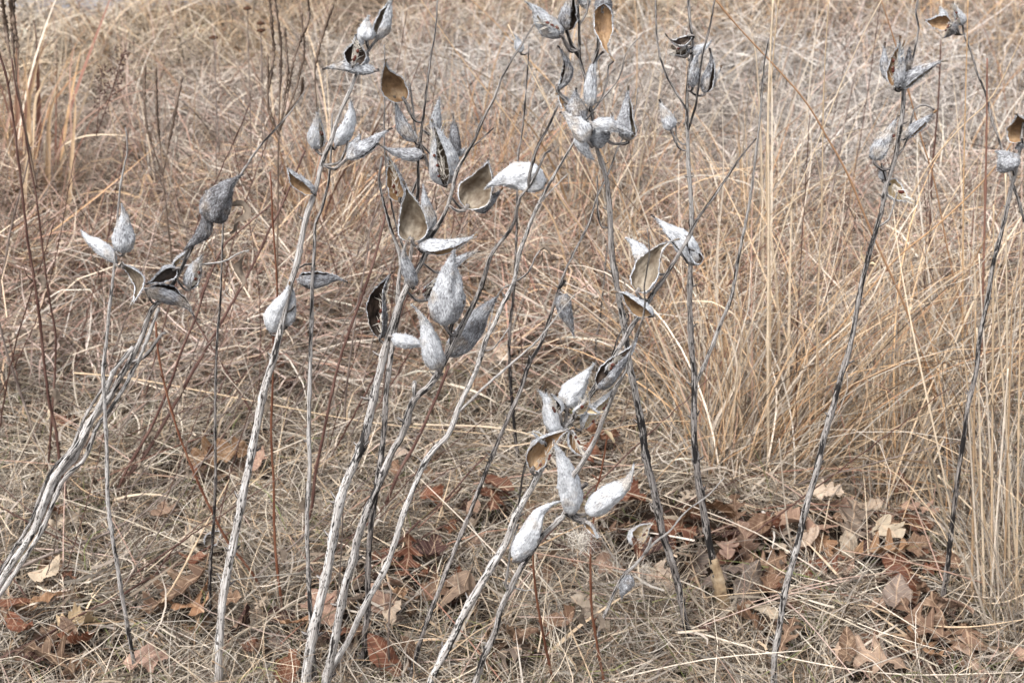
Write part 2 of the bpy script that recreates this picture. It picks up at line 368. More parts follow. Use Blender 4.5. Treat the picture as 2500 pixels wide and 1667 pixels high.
        for q in range(3):
            tt = rg.uniform(.2, .6); c = B + ax * tt * L + od * W * .36 + np.cross(ax, od) * W * rg.uniform(-.1, .1)
            sv, sf, st_, _ = tube(np.array([c - ax * .0028, c - ax * .001, c + ax * .001, c + ax * .0028]), np.array([.0004, .002, .0021, .0005]), 6)
            Z = Pile(); Z.add(sv, sf, st_); link('seed', Z.mesh('seed', base0), M['seed'], husk)
    return husk

# ------------------------------------------------------------------ plants
FEET = []      # (px, py, words) of the feet of named plants, used when litter is described
def seed_big(s): return s.seed != 1
class Plant:
    def __init__(s, label, pts, w, dk=(0.1, 0.6), lean=0.0, base=None, name='milkweed_plant', cat='milkweed', group='dried milkweed plants', mat='stem', sides=10, nodes=0.085, seed=0, step=0.009, rough=0.05, foot=None, Y0=None, part='stem', lie=None):
        """pts: photograph pixels from the foot up; w: [(fraction, width in photograph px)]; lean: metres the tip leans away from (+) the camera"""
        s.seed = seed; rg = np.random.default_rng(seed); s.rg = rg; s.lie = lie
        pts = [tuple(p) for p in pts]
        g = ground(*pts[0]); s.Y0 = g[1] if Y0 is None else Y0
        s.base = g if Y0 is None else atY(pts[0][0], pts[0][1], Y0)
        py = np.array([p[1] for p in pts], float); s.py0, s.py1 = py[0], py.min()
        s.lean = lean
        P = [s.P(*p) for p in pts]
        if Y0 is None and lie is None: P[0] = P[0] - np.array([0, 0, 0.03])
        s.root = thing(name, label, cat, s.base, group)
        dk = tuple(q * (.82 if mat == 'stem' else 1) for q in dk)
        s.w = w; s.mat = mat; s.dk = dk
        s.C = spline(P, step); n = len(s.C)
        s.C = s.C + rg.normal(size=(n, 3)) * 0.0002
        s.pxl = np.array([topx(c) for c in s.C])
        s.R = s._rad(n, nodes)
        V, F, T, sc = tube(s.C, s.R, sides, rough, seed)
        fr = np.linspace(0, 1, n); ad = dk[0] + (dk[1] - dk[0]) * fr if len(dk) == 2 else np.interp(fr, np.linspace(0, 1, len(dk)), dk)
        ad = np.append(np.repeat(ad, sides), [ad[0], ad[-1]])
        Pl = Pile(); Pl.add(V, F, T, sc=sc + rg.uniform(0, 2, 3), dk=ad)
        s._nodes_scars(Pl, n)
        link(part, Pl.mesh(part, s.base), M[mat], s.root)
        if foot: FEET.append((pts[0][0], min(pts[0][1], 1700), foot))
    def Yp(s, py):
        return s.Y0 + s.lean * np.clip((s.py0 - py) / max(s.py0 - s.py1, 1), 0, 1)
    def P(s, px, py, dy=0.0):
        if s.lie is not None: return ground(px, py, s.lie)
        return atY(px, py, s.Yp(py) + dy)
    def _rad(s, n, nodes):
        fr = np.linspace(0, 1, n); wpx = np.interp(fr, [a for a, b in s.w], [b for a, b in s.w]) * ((.75 if seed_big(s) else .56) if s.mat == 'stem' else .72)
        R = wpx / 2 * np.array([mpp(c) for c in s.C])
        d = np.concatenate([[0], np.cumsum(np.linalg.norm(np.diff(s.C, axis=0), axis=1))]); s.d = d
        s.node_d = []
        if nodes:
            x = s.rg.uniform(.3, 1) * nodes
            while x < d[-1]:
                s.node_d.append(x); x += nodes * s.rg.uniform(.75, 1.3)
            for x in s.node_d: R = R * (1 + 0.30 * np.exp(-((d - x) / 0.0045) ** 2) + 0.10 * np.exp(-((d - x - .012) / 0.008) ** 2))
        return R
    def _nodes_scars(s, Pl, n):
        """small broken stubs of leaf stalks at the joints, curls of peeling bark"""
        rg = s.rg
        for x in s.node_d:
            i = int(np.argmin(abs(s.d - x))); r = s.R[i]
            for k in range(rg.integers(1, 3)):
                a = rg.uniform(0, 6.28); dv = np.array([math.cos(a), math.sin(a) * .6, rg.uniform(.1, .7)]); dv /= np.linalg.norm(dv)
                l = r * rg.uniform(0.7, 1.7)
                V, F, T, sc = tube(np.array([s.C[i], s.C[i] + dv * (r + l * .4), s.C[i] + dv * (r + l) + [0, 0, l * .3]]), np.array([r * .45, r * .3, r * .16]), 5)
                Pl.add(V, F, T, sc=sc, dk=0.75)
        if s.mat == 'stem':
            for k in range(int(n / 5)):      # lifting bark fibres
                i = rg.integers(0, n - 3); a = rg.uniform(0, 6.28); r = s.R[i]
                o = np.array([math.cos(a), math.sin(a) * .8, 0]) * r; tdir = s.C[min(i + 2, n - 1)] - s.C[i]; tdir /= np.linalg.norm(tdir) + 1e-9
                l = rg.uniform(.004, .014); side = np.array([-math.sin(a), math.cos(a), 0]) * .0005
                e = s.C[i] + o * 1.35 + tdir * l
                Pl.add(np.array([s.C[i] + o * .95 - side, s.C[i] + o * .95 + side, e]), None, [[0, 1, 2]], sc=np.array([[0, 0, 0]] * 3), dk=rg.uniform(0, .9))
    def near(s, px, py):
        return int(np.argmin((s.pxl[:, 0] - px) ** 2 + (s.pxl[:, 1] - py) ** 2))
    def twig(s, pts, w0, w1, dy=0.0, dk=None, name='twig', mat=None, attach=True, seed=1, nodes=0.06):
        """a side branch; pts in px from the joint outwards; dy: metres its tip stands behind (+) the stem"""
        n = len(pts); P = []
        for k, (x, y) in enumerate(pts):
            if k == 0 and attach: P.append(s.C[s.near(x, y)])
            else: P.append(s.P(x, y, dy * k / (n - 1)))
        C = spline(P, .007); m = len(C); rg = np.random.default_rng(seed + s.seed * 31); C[1:] += rg.normal(size=(m - 1, 3)) * .00025
        R = np.linspace(w0, w1, m) / 2 * mpp(C[0]); 
        if nodes:
            d = np.concatenate([[0], np.cumsum(np.linalg.norm(np.diff(C, axis=0), axis=1))]); x = nodes * .6
            while x < d[-1]: R = R * (1 + .4 * np.exp(-((d - x) / .003) ** 2)); x += nodes * rg.uniform(.7, 1.3)
        V, F, T, sc = tube(C, R, 7, .06, seed)
        if dk is None: dk = s.dk[-1]
        Pl = Pile(); Pl.add(V, F, T, sc=sc + rg.uniform(0, 2, 3), dk=dk)
        return link(name, Pl.mesh(name, s.base), M[mat or s.mat], s.root)
    def pod(s, b, t, w, kind='c', roll=0, bend=0.0, dk=0.25, z=0.0, tz=None, lin='l_grey', opening=165, stalk=True, label=None, at=None, name='pod', seed=None):
        """b, t: base and tip px; w px; z: metres in front (-) or behind (+) the stem"""
        i = s.near(*(at or b)); Yb = s.C[i][1]
        B = atY(b[0], b[1], Yb + z)
        if tz is None: tz = z + s.rg.uniform(-.012, .012)
        T = atY(t[0], t[1], Yb + tz)
        sd = (hash((b, t)) & 0xffff) if seed is None else seed
        sd = int(b[0] * 7 + t[1] * 13) % 9973 if seed is None else seed
        W = w * mpp(B)
        h = pod(s.root, s.base, B, T, W, kind, roll, bend, dk, lin, opening, fuzz=int(120 + W * 9000), seed=sd, name=name, label=label)
        if stalk:
            j = i; p0 = s.C[j]; mid = (p0 + B) / 2 + np.array([0, 0, -.25 * np.linalg.norm(B - p0)]); ax = (T - B) / np.linalg.norm(T - B)
            C = spline([p0, mid, B - ax * .002, B + ax * .006], .004)
            R = np.linspace(.0016, .0026, len(C)); V, F, Tt, sc = tube(C, R, 6, .1, sd)
            Pl = Pile(); Pl.add(V, F, Tt, sc=sc, dk=.7); link('stalk', Pl.mesh('stalk', s.base), M['stem'], h)
        return h
    def curl(s, pts, w, dy=0.0, mat='curl', name='shrivelled_leaf', seed=5):
        """a dried, rolled leaf hanging from the plant: a crumpled ribbon along pts"""
        rg = np.random.default_rng(seed + s.seed); P = [s.P(x, y, dy) for x, y in pts]; C = spline(P, .004); n = len(C); T, A, B = frames(C)
        W = w / 2 * mpp(C[0]) * np.sin(np.linspace(.35, 2.9, n)); u = np.linspace(-1, 1, 7); rows = []
        tw = np.linspace(0, rg.uniform(1.5, 4), n) + rg.uniform(0, 3)
        for q in u:
            cup = .8 * (q ** 2) * W[:, None]; sd = np.cos(tw)[:, None] * A + np.sin(tw)[:, None] * B; up = -np.sin(tw)[:, None] * A + np.cos(tw)[:, None] * B
            rows.append(C + sd * (q * W * (1 + .25 * rg.normal(size=n)))[:, None] + up * cup)
        V = np.stack(rows, 1); i = np.arange(n - 1)[:, None] * 7; j = np.arange(6)[None]
        F = np.stack([i + j, i + j + 1, i + 7 + j + 1, i + 7 + j], -1).reshape(-1, 4)
        Pl = Pile(); Pl.add(V.reshape(-1, 3), F); return link(name, Pl.mesh(name, s.base), M[mat], s.root)

# ================================================================== the milkweed plants (photograph pixels, traced from the foot upward)
D = dict
# ---- the thick leaning one at the left edge
a = Plant("thick grey milkweed stalk leaning far over from the left edge, shaggy split bark", [(-150, 1690), (-60, 1520), (0, 1420), (50, 1343), (89, 1280), (135, 1170), (186, 1110), (214, 1036), (257, 982), (314, 886), (343, 829), (371, 754), (404, 721), (439, 661), (482, 577), (532, 511), (586, 429), (614, 386), (636, 355), (700, 285), (743, 225)],
          [(0, 30), (.35, 32), (.5, 30), (.62, 24), (.72, 20), (.82, 13), (.93, 9), (1, 5)], dk=(.3, .35, .5, .6, .6), seed=1, foot='the thick leaning stalk', lean=.1, rough=.11)
a.twig([(89, 1290), (128, 1172), (200, 1070), (245, 985), (264, 939), (282, 900), (325, 848)], 15, 9, dy=-.03, dk=.1, seed=3)
a.twig([(-40, 1508), (10, 1436), (60, 1362), (104, 1290), (152, 1176), (206, 1120), (236, 1044), (276, 990), (330, 896), (356, 836), (388, 752)], 13, 8, dy=-.012, dk=.25, seed=8, attach=False, name='split_strand')
a.twig([(-90, 1540), (-10, 1412), (36, 1338), (76, 1270), (120, 1160), (176, 1090), (206, 1020), (262, 930)], 10, 6, dy=.012, dk=.5, seed=9, attach=False, name='split_strand')
a.twig([(332, 896), (352, 870), (375, 843), (396, 814), (404, 812)], 10, 7, dk=.5)
a.pod((508, 538), (589, 420), 84, 'c', dk=.85, bend=-.06, z=-.012, stalk=False, label='bulky dark grey woolly pod')
a.pod((503, 512), (440, 610), 38, 'c', dk=.95, bend=-.18, z=-.006)
a.pod((421, 652), (462, 606), 15, 'o', roll=60, lin='l_cream', dk=.3, z=.01)
a.pod((432, 655), (357, 695), 34, 'o', roll=-20, lin='l_dark', dk=.5, z=-.02, opening=120)
a.pod((358, 706), (482, 764), 46, 'c', dk=.65, bend=-.08, z=-.02)
a.pod((462, 705), (488, 618), 40, 's', roll=30, dk=.55, z=-.01)
a.curl([(560, 500), (590, 500), (598, 522), (575, 535), (570, 560), (560, 570)], 22, seed=4)
a.twig([(480, 672), (540, 640), (575, 622), (607, 611)], 5, 4, dy=-.02, dk=.1)
a.curl([(600, 615), (592, 640), (583, 665), (592, 690), (586, 702)], 24, dy=-.02, seed=9)

# ---- slim one left with the three pods
a = Plant("slim milkweed stalk at the left, pale above and black at its foot, two pods", [(338, 1690), (321, 1583), (306, 1497), (294, 1428), (285, 1370), (271, 1292), (263, 1215), (261, 1118), (259, 1060), (252, 911), (261, 821), (271, 714), (280, 643), (286, 554), (289, 500), (295, 446), (311, 364), (306, 312)],
          [(0, 13), (.4, 13), (.65, 12), (.75, 10), (.85, 7), (1, 4)], dk=(1.0, .75, .1, .25, .2, .5), seed=2, foot='the slim black-footed stalk', lean=.02)
a.pod((300, 618), (306, 496), 58, 'c', dk=.3, z=-.016, label='upright whitish pod')
a.pod((284, 640), (190, 567), 38, 'c', dk=.05, bend=.04, z=.004)
a.pod((300, 645), (314, 748), 34, 'o', roll=35, bend=-.28, lin='l_grey', dk=.1, z=-.006, opening=190)

# ---- dark thin one
Plant("thin black milkweed stalk without pods between the leaning stalk and the white one", [(512, 1540), (513, 1408), (521, 1292), (526, 1176), (525, 1060), (527, 893), (532, 804), (539, 714), (545, 528)], [(0, 10), (.5, 9), (1, 6)], dk=(1.2, 1.1, .8, .9), seed=3, foot='the thin black stalk')

# ---- the tall white pair left of centre
a = Plant("tall speckled milkweed stalk, pods up to the very top, left of the centre", [(532, 1700), (534, 1640), (538, 1524), (550, 1428), (569, 1331), (592, 1215), (612, 1118), (623, 1060), (646, 946), (661, 900), (686, 800), (696, 750), (707, 700), (725, 640), (746, 536), (768, 470), (789, 390), (807, 350), (821, 300), (846, 240), (864, 200), (882, 150), (903, 120), (929, 80), (946, 40), (960, -10), (968, -50)],
          [(0, 24), (.3, 26), (.5, 23), (.6, 19), (.72, 18), (.8, 14), (.9, 10), (1, 6)], dk=(.35, .25, .15, .25, .35, .5), seed=4, foot='the speckled stalk', lean=.06)
a.pod((772, 364), (777, 263), 44, 's', roll=40, dk=.3, z=.02)
a.pod((820, 357), (864, 243), 42, 'c', dk=.15, bend=.08, z=.02)
a.twig([(794, 412), (826, 398), (842, 372), (850, 345)], 8, 6, dk=.7)
a.pod((846, 388), (947, 300), 42, 'o', roll=78, dk=.5, bend=.08, z=-.012, opening=90, at=(794, 412), lin='l_dark')
a.pod((850, 378), (886, 325), 32, 'c', dk=.35, z=.01, stalk=False)
a.pod((768, 474), (702, 404), 34, 'o', roll=-50, lin='l_tan', dk=.5, z=-.012, bend=-.1, opening=150)
a.pod((920, 98), (958, -4), 42, 'c', dk=.12, z=.004)
a.pod((895, 100), (893, 37), 46, 'c', dk=.1, z=-.012)
a.pod((888, 95), (862, 100), 30, 'c', dk=.1, z=-.01, stalk=False)
a.pod((862, 160), (876, 86), 46, 'o', roll=5, lin='l_dark', dk=.2, z=-.018, opening=175)
a.pod((918, 172), (787, 173), 32, 'c', dk=.45, bend=.07, z=-.016)
a.pod((896, 135), (870, 180), 26, 'c', dk=.2, z=.006)
a.pod((662, 812), (716, 690), 42, 'c', dk=.12, bend=-.06, z=.01)
a.pod((700, 796), (722, 694), 34, 'c', dk=.18, z=.012)
a.twig([(695, 764), (712, 757), (720, 747)], 7, 5, dk=.9)

a = Plant("narrow upright milkweed stalk, white with black streaks, one pod pointing sideways", [(770, 1700), (763, 1560), (757, 1480), (750, 1320), (750, 1240), (756, 1140), (754, 1060), (757, 900), (761, 760), (762, 690), (768, 600), (770, 545), (786, 510), (804, 430), (809, 350), (811, 277)], [(0, 15), (.4, 13), (.7, 12), (.8, 10), (1, 5)], dk=(.8, .6, .35, .3, .55, .6), seed=5, lean=.1)
a.pod((727, 683), (846, 666), 42, 'c', dk=.75, bend=.07, z=.012, tz=.02)
a.twig([(762, 650), (745, 645), (730, 655)], 6, 4, dk=.7)

# ---- the big white centre stalk and its dark companion
c5 = a = Plant("stout white milkweed stalk at the centre, topped by a bare dark tip", [(742, 1710), (747, 1660), (763, 1550), (786, 1450), (801, 1380), (817, 1290), (832, 1215), (852, 1160), (871, 1118), (892, 1060), (914, 960), (929, 900), (943, 840), (961, 780), (975, 740), (1000, 690), (1029, 640), (1050, 580), (1079, 535), (1100, 480), (1114, 420), (1136, 380), (1157, 345), (1179, 290), (1207, 240), (1225, 190), (1254, 140), (1279, 100), (1306, 55)],
          [(0, 32), (.3, 30), (.5, 26), (.6, 22), (.68, 17), (.78, 12), (.9, 8), (1, 5)], dk=(.0, .08, .1, .2, .4, .6, .8), seed=6, foot='the stout white stalk', lean=.04)
a.pod((1007, 590), (1000, 442), 64, 'o', roll=-8, lin='l_grey', dk=.45, z=-.02, opening=182, stalk=True)
a.pod((1030, 600), (1020, 448), 48, 'c', dk=.4, bend=.12, z=.012)
a.pod((1022, 602), (1163, 563), 42, 'o', roll=72, lin='l_tan', dk=.3, bend=.13, z=-.018, opening=120)
a.pod((1010, 700), (984, 578), 36, 'c', dk=.6, bend=-.05, z=-.016)
a.pod((928, 827), (956, 664), 46, 'o', roll=-35, lin='l_dark', dk=.9, bend=-.12, z=.0, opening=150)
a.pod((953, 822), (1042, 842), 34, 'c', dk=.15, bend=.03, z=-.016)
a.pod((1106, 655), (1166, 606), 26, 'o', roll=100, lin='l_dark', dk=.6, z=.012, at=(1040, 640))
a.pod((1138, 508), (1196, 389), 70, 'o', roll=-12, lin='l_grey', dk=.4, bend=.05, z=-.012, opening=186, label='wide open pod with a smooth grey tan inside')
a.pod((1150, 505), (1228, 458), 44, 'c', dk=.7, bend=.1, z=.014)
a.twig([(1150, 362), (1170, 345), (1205, 312)], 5, 3, dk=.8)
a.twig([(1000, 690), (1022, 650), (1046, 620), (1058, 600)], 6, 4, dk=.6, dy=.01)
a.pod((1040, 730), (1072, 672), 40, 'o', roll=-60, lin='l_dark', dk=.2, z=.01)

c6 = a = Plant("black-footed milkweed stalk behind the stout white one, crowded with opened pods", [(886, 1640), (890, 1560), (898, 1480), (898, 1400), (903, 1310), (917, 1200), (929, 1120), (937, 1060), (943, 960), (953, 880), (965, 800), (985, 720), (1003, 620), (1015, 530), (1021, 450), (1021, 400), (1027, 330), (1038, 250), (1050, 150), (1062, 80), (1068, 0), (1072, -50)],
          [(0, 18), (.45, 17), (.55, 15), (.65, 11), (.8, 9), (.92, 6), (1, 4)], dk=(1.2, 1.15, 1.0, .5, .7, .9, .6), seed=7, lean=.05)
a.twig([(965, 790), (973, 700), (977, 632), (955, 560), (938, 500), (926, 440), (932, 385)], 12, 5, dk=.4, dy=.01)
a.twig([(977, 640), (960, 520), (942, 400), (938, 300), (941, 200), (938, 110)], 5, 3, dk=.6, dy=.05)
a.twig([(1021, 400), (1010, 280), (1000, 205)], 6, 4, dk=.5)
a.pod((988, 246), (931, 153), 54, 'o', roll=-12, lin='l_tan', dk=.4, bend=-.05, z=-.012, opening=180, at=(1012, 300), label='opened pod with a golden inside')
a.pod((1014, 346), (965, 233), 34, 'c', dk=.35, bend=-.10, z=-.006)
a.pod((1033, 378), (921, 353), 32, 'c', dk=.5, bend=-.07, z=-.014)
a.pod((978, 492), (957, 372), 46, 'o', roll=-40, lin='l_tan', dk=.5, bend=-.05, z=.0, at=(1018, 440), opening=160)
a.pod((1088, 452), (1048, 292), 74, 's', roll=-8, dk=.3, bend=.06, z=-.014, at=(1024, 340), label='split pod still full of pale silk')
a.pod((1085, 448), (1060, 300), 60, 'o', roll=-20, lin='l_cream', dk=.35, bend=.05, z=-.004, at=(1024, 340), opening=190, stalk=False)
a.pod((1062, 322), (1070, 236), 30, 'c', dk=.35, z=.008, at=(1030, 320))
a.pod((1112, 388), (1106, 278), 36, 'c', dk=.85, z=.006, at=(1026, 350))
a.pod((1116, 378), (1139, 361), 14, 'c', dk=.6, z=.006, stalk=False)

# ---- the near, slightly blurred stalk with the biggest pods
c7 = a = Plant("grey milkweed stalk nearest the camera in the middle, carrying the biggest woolly pods", [(778, 1740), (794, 1667), (809, 1600), (828, 1500), (844, 1420), (863, 1360), (871, 1320), (894, 1250), (921, 1190), (941, 1140), (964, 1090), (982, 1060), (1000, 1000), (1014, 970), (1046, 945), (1075, 900), (1096, 860), (1118, 815), (1146, 760), (1171, 710), (1200, 620), (1232, 580), (1254, 545), (1271, 480), (1293, 455), (1318, 405), (1332, 375), (1345, 366)],
          [(0, 26), (.3, 25), (.5, 22), (.62, 21), (.75, 17), (.86, 12), (1, 7)], dk=(.45, .3, .2, .55, .6, .7, .8), seed=8, foot='the near grey stalk', lean=-.16)
a.pod((1085, 792), (1097, 604), 92, 'c', dk=.38, z=-.02, bend=.02, at=(1118, 815), label='fat grey woolly pod standing upright')
a.pod((1070, 902), (1010, 737), 58, 'c', dk=.22, z=-.02, bend=.03)
a.pod((1090, 868), (1214, 716), 66, 'c', dk=.7, z=.02, bend=.03)
a.pod((1333, 440), (1180, 452), 80, 'c', dk=.12, z=.012, bend=.09, at=(1290, 455), label='plump white pod lying level')
a.twig([(1285, 460), (1293, 430), (1310, 365), (1339, 310), (1364, 250)], 9, 5, dk=.7)
a.twig([(1014, 970), (1012, 950), (1013, 932)], 12, 11, dk=.1)
a.twig([(1104, 850), (1102, 800), (1118, 765), (1132, 735)], 8, 9, dk=.9, dy=-.02)

# ---- long white one to the upper centre
a = Plant("long straight white milkweed stalk slanting up past the centre to a bare twig end", [(780, 1740), (800, 1660), (828, 1600), (852, 1560), (879, 1500), (906, 1450), (929, 1410), (948, 1370), (968, 1310), (987, 1250), (1010, 1190), (1037, 1130), (1065, 1090), (1095, 1060), (1114, 1010), (1136, 960), (1164, 900), (1186, 830), (1207, 790), (1229, 740), (1254, 690), (1268, 620), (1286, 570), (1300, 530), (1325, 480), (1357, 420), (1379, 385), (1421, 310), (1464, 250), (1511, 190), (1529, 130), (1573, 78)],
          [(0, 20), (.4, 18), (.6, 15), (.75, 12), (.88, 7), (1, 3)], dk=(.6, .25, .05, .15, .15, .5, .6), seed=9, lean=.05)
a.twig([(1118, 1010), (1200, 929), (1307, 836), (1360, 770), (1404, 718)], 7, 3, dk=.2, dy=-.02)
a.twig([(1262, 690), (1290, 665), (1305, 630), (1318, 612)], 5, 4, dk=.5)
a.curl([(1318, 612), (1328, 604), (1338, 616), (1348, 632)], 12, seed=3)
a.curl([(1326, 614), (1322, 636), (1310, 650)], 10, seed=7)
a.twig([(1188, 830), (1215, 720), (1258, 688)], 3, 3, dk=.3, dy=-.01)
a.twig([(1330, 500), (1370, 440), (1388, 424), (1386, 466)], 4, 2, dk=.2)
a.twig([(1180, 855), (1205, 850), (1243, 800)], 4, 3, dk=.3)

# ---- the pod cluster at the top centre
a = Plant("dark milkweed stalk curving down from the pod cluster at the top of the picture", [(1700, 1590), (1672, 1510), (1657, 1430), (1641, 1370), (1618, 1300), (1603, 1220), (1579, 1120), (1571, 1060), (1561, 1000), (1546, 930), (1536, 880), (1525, 800), (1514, 740), (1504, 680), (1493, 600), (1489, 500), (1479, 429), (1457, 357), (1443, 265), (1432, 230), (1429, 190), (1416, 140), (1414, 60), (1409, 0), (1400, -60)],
          [(0, 20), (.3, 24), (.5, 21), (.7, 18), (.82, 12), (.9, 9), (1, 8)], dk=(1.0, .95, .8, .6, .65, .7, .6), seed=10, foot='the dark curved stalk', lean=-.12)
a.pod((1372, 90), (1296, -12), 58, 'c', dk=.35, bend=-.1, z=-.006, at=(1414, 130))
a.pod((1368, 84), (1306, 50), 26, 'o', roll=70, dk=.3, bend=.1, z=-.025, at=(1414, 130), lin='l_grey', opening=150)
a.pod((1384, 75), (1396, -30), 46, 'c', dk=.7, z=.0, at=(1414, 130))
a.twig([(1416, 145), (1394, 110), (1382, 60)], 8, 7, dk=.8)
a.pod((1440, 8), (1408, 0), 34, 'c', dk=.4, z=.01, stalk=False)
a.twig([(1420, 55), (1432, 30), (1436, -5)], 6, 6, dk=.5)
a.pod((1472, -12), (1478, 62), 46, 'c', dk=.75, z=0, stalk=False)
a.pod((1474, 10), (1480, 150), 46, 'o', roll=20, dk=.3, lin='l_tan', bend=.02, z=-.012, opening=190, stalk=False)
a.twig([(1460, 180), (1457, 130), (1462, 60), (1472, 0), (1474, -40)], 8, 8, dk=.6)
a.pod((1362, 220), (1368, 112), 28, 'o', roll=-70, dk=.5, bend=.18, lin='l_dark', z=-.004, opening=90, at=(1440, 270))
a.pod((1440, 262), (1462, 124), 32, 'c', dk=.35, bend=-.06, z=-.016)
a.pod((1412, 304), (1400, 216), 52, 'c', dk=.65, z=-.014)
a.pod((1384, 262), (1362, 224), 24, 'o', roll=-40, dk=.3, lin='l_tan', z=.004)
a.pod((1436, 345), (1372, 270), 58, 'o', roll=82, dk=.2, bend=.1, z=-.03, lin='l_dark', opening=80)
a.pod((1408, 322), (1454, 398), 34, 'c', dk=.3, z=-.022, bend=.06)
a.pod((1442, 302), (1546, 337), 34, 'o', roll=84, dk=.45, bend=-.1, z=-.028, lin='l_dark', opening=60)
a.pod((1440, 350), (1496, 315), 50, 'c', dk=.45, z=-.01)
a.pod((1478, 315), (1500, 280), 20, 'c', dk=.4, z=-.006, stalk=False)
a.pod((1532, 345), (1534, 209), 44, 'c', dk=.5, bend=-.03, z=-.012, at=(1452, 300))
a.twig([(1440, 250), (1462, 250), (1482, 200), (1486, 160), (1498, 150)], 5, 4, dk=.5)
a.twig([(1518, 790), (1530, 760), (1535, 772)], 5, 3, dk=.7)
a.twig([(1488, 560), (1470, 555), (1460, 520), (1458, 430)], 5, 3, dk=.5)

# ---- straight grey stalk with the bare tan foot
a = Plant("straight grey milkweed stalk whose foot is stripped to bare tan wood", [(1778, 1520), (1765, 1478), (1750, 1420), (1734, 1340), (1719, 1260), (1703, 1160), (1694, 1060), (1695, 930), (1689, 860), (1685, 800), (1684, 700), (1686, 600), (1688, 530), (1686, 480), (1680, 400), (1679, 340), (1677, 270), (1679, 200), (1686, 150), (1691, 110), (1685, 60), (1680, 0), (1678, -50)],
          [(0, 24), (.3, 22), (.5, 19), (.7, 15), (.85, 11), (1, 8)], dk=(.9, 1.0, .95, .7, .75, .35, .45, .6), seed=11, foot='the stalk with the stripped foot', lean=-.02)
wc = spline([a.P(1783, 1522, -.002), a.P(1766, 1470, -.003), a.P(1754, 1415, -.003), a.P(1741, 1362, -.001)], .006)
sv, sf, st, sc = tube(wc, np.interp(np.linspace(0, 1, len(wc)), [0, .7, 1], [.0104, .0094, .0072]), 10, .13)
pl = Pile(); pl.add(sv, sf, st, sc=sc + .3); link('bare_wood', pl.mesh('bare_wood', a.base), M['wood'], a.root)
a.pod((1690, 215), (1701, 118), 26, 'c', dk=.45, z=-.014)
a.pod((1720, 228), (1741, 119), 34, 'c', dk=.6, z=-.01, bend=.03)
a.pod((1742, 215), (1762, 160), 12, 'o', roll=90, lin='l_tan', dk=.3, z=0, stalk=False)
a.pod((1638, 318), (1608, 244), 34, 'c', dk=.25, z=-.004, bend=.04, at=(1674, 362))
a.twig([(1676, 362), (1655, 345), (1648, 300), (1646, 272)], 5, 3, dk=.6)
a.pod((1690, 88), (1624, 92), 26, 'o', roll=40, lin='l_dark', dk=.6, z=-.012, bend=-.2, opening=170)
a.pod((1684, 118), (1636, 138), 30, 'o', roll=60, lin='l_dark', dk=.5, z=-.004, opening=190)
a.pod((1688, 130), (1740, 106), 24, 'c', dk=.2, z=-.006)
a.curl([(1640, 110), (1660, 120), (1672, 105), (1690, 112)], 26, seed=6)
a.twig([(1672, 268), (1643, 214), (1618, 160), (1604, 90), (1600, -10)], 6, 4, dk=.5)
a.twig([(1690, 330), (1700, 250), (1714, 143), (1732, 70), (1747, -10)], 6, 4, dk=.6, dy=-.03)
a.twig([(1703, 946), (1720, 890), (1757, 796), (1786, 721), (1807, 607), (1829, 500), (1843, 393), (1855, 290), (1861, 214), (1868, 143), (1876, 94)], 10, 3, dk=.35, dy=-.02, name='side_branch')

# ---- long diagonal stalk with pale flank pods
c12 = a = Plant("milkweed stalk rising from the bottom to the upper right, pale split pods all along", [(1020, 1740), (1053, 1660), (1076, 1610), (1107, 1552), (1134, 1494), (1161, 1447), (1196, 1389), (1235, 1323), (1258, 1261), (1297, 1190), (1316, 1153), (1340, 1070), (1390, 1030), (1420, 990), (1450, 950), (1480, 900), (1518, 839), (1543, 796), (1571, 757), (1596, 714), (1629, 668), (1650, 632), (1682, 579), (1700, 540), (1757, 460), (1807, 385), (1846, 338)],
          [(0, 24), (.3, 24), (.5, 20), (.68, 17), (.8, 14), (.9, 9), (1, 5)], dk=(.1, .1, .12, .1, .3, .6, .75, .85), seed=12, foot='the long diagonal stalk', lean=-.02)
a.pod((1556, 712), (1645, 574), 62, 'o', roll=-15, lin='l_grey', dk=.4, bend=-.08, z=-.014, opening=184, label='large open pod with a grey tan inside')
a.pod((1705, 640), (1582, 532), 54, 'c', dk=.1, bend=.08, z=.016)
a.pod((1590, 650), (1530, 576), 46, 'c', dk=.08, z=.014)
a.pod((1712, 642), (1672, 600), 26, 'o', roll=30, dk=.3, lin='l_dark', z=.01, stalk=False)
a.pod((1594, 768), (1508, 692), 42, 'o', roll=-52, dk=.15, lin='l_tan', bend=-.1, z=-.02, opening=165)
a.pod((1460, 946), (1583, 828), 46, 'o', roll=-55, dk=.6, lin='l_dark', bend=-.06, z=-.02, opening=120)
a.pod((1376, 990), (1458, 890), 64, 'c', dk=.08, bend=-.04, z=.008)
a.pod((1358, 1062), (1337, 944), 44, 'c', dk=.1, bend=-.03, z=-.006)
a.pod((1342, 1050), (1330, 950), 26, 'o', roll=-80, dk=.1, lin='l_dark', z=.006, stalk=False)
a.pod((1420, 1046), (1505, 934), 40, 'o', roll=66, dk=.1, lin='l_cream', bend=.03, z=.008)
a.pod((1298, 1146), (1396, 1038), 50, 'o', roll=35, dk=.15, lin='l_tan', bend=-.1, z=-.02, opening=175, label='opened pod glowing tan inside')
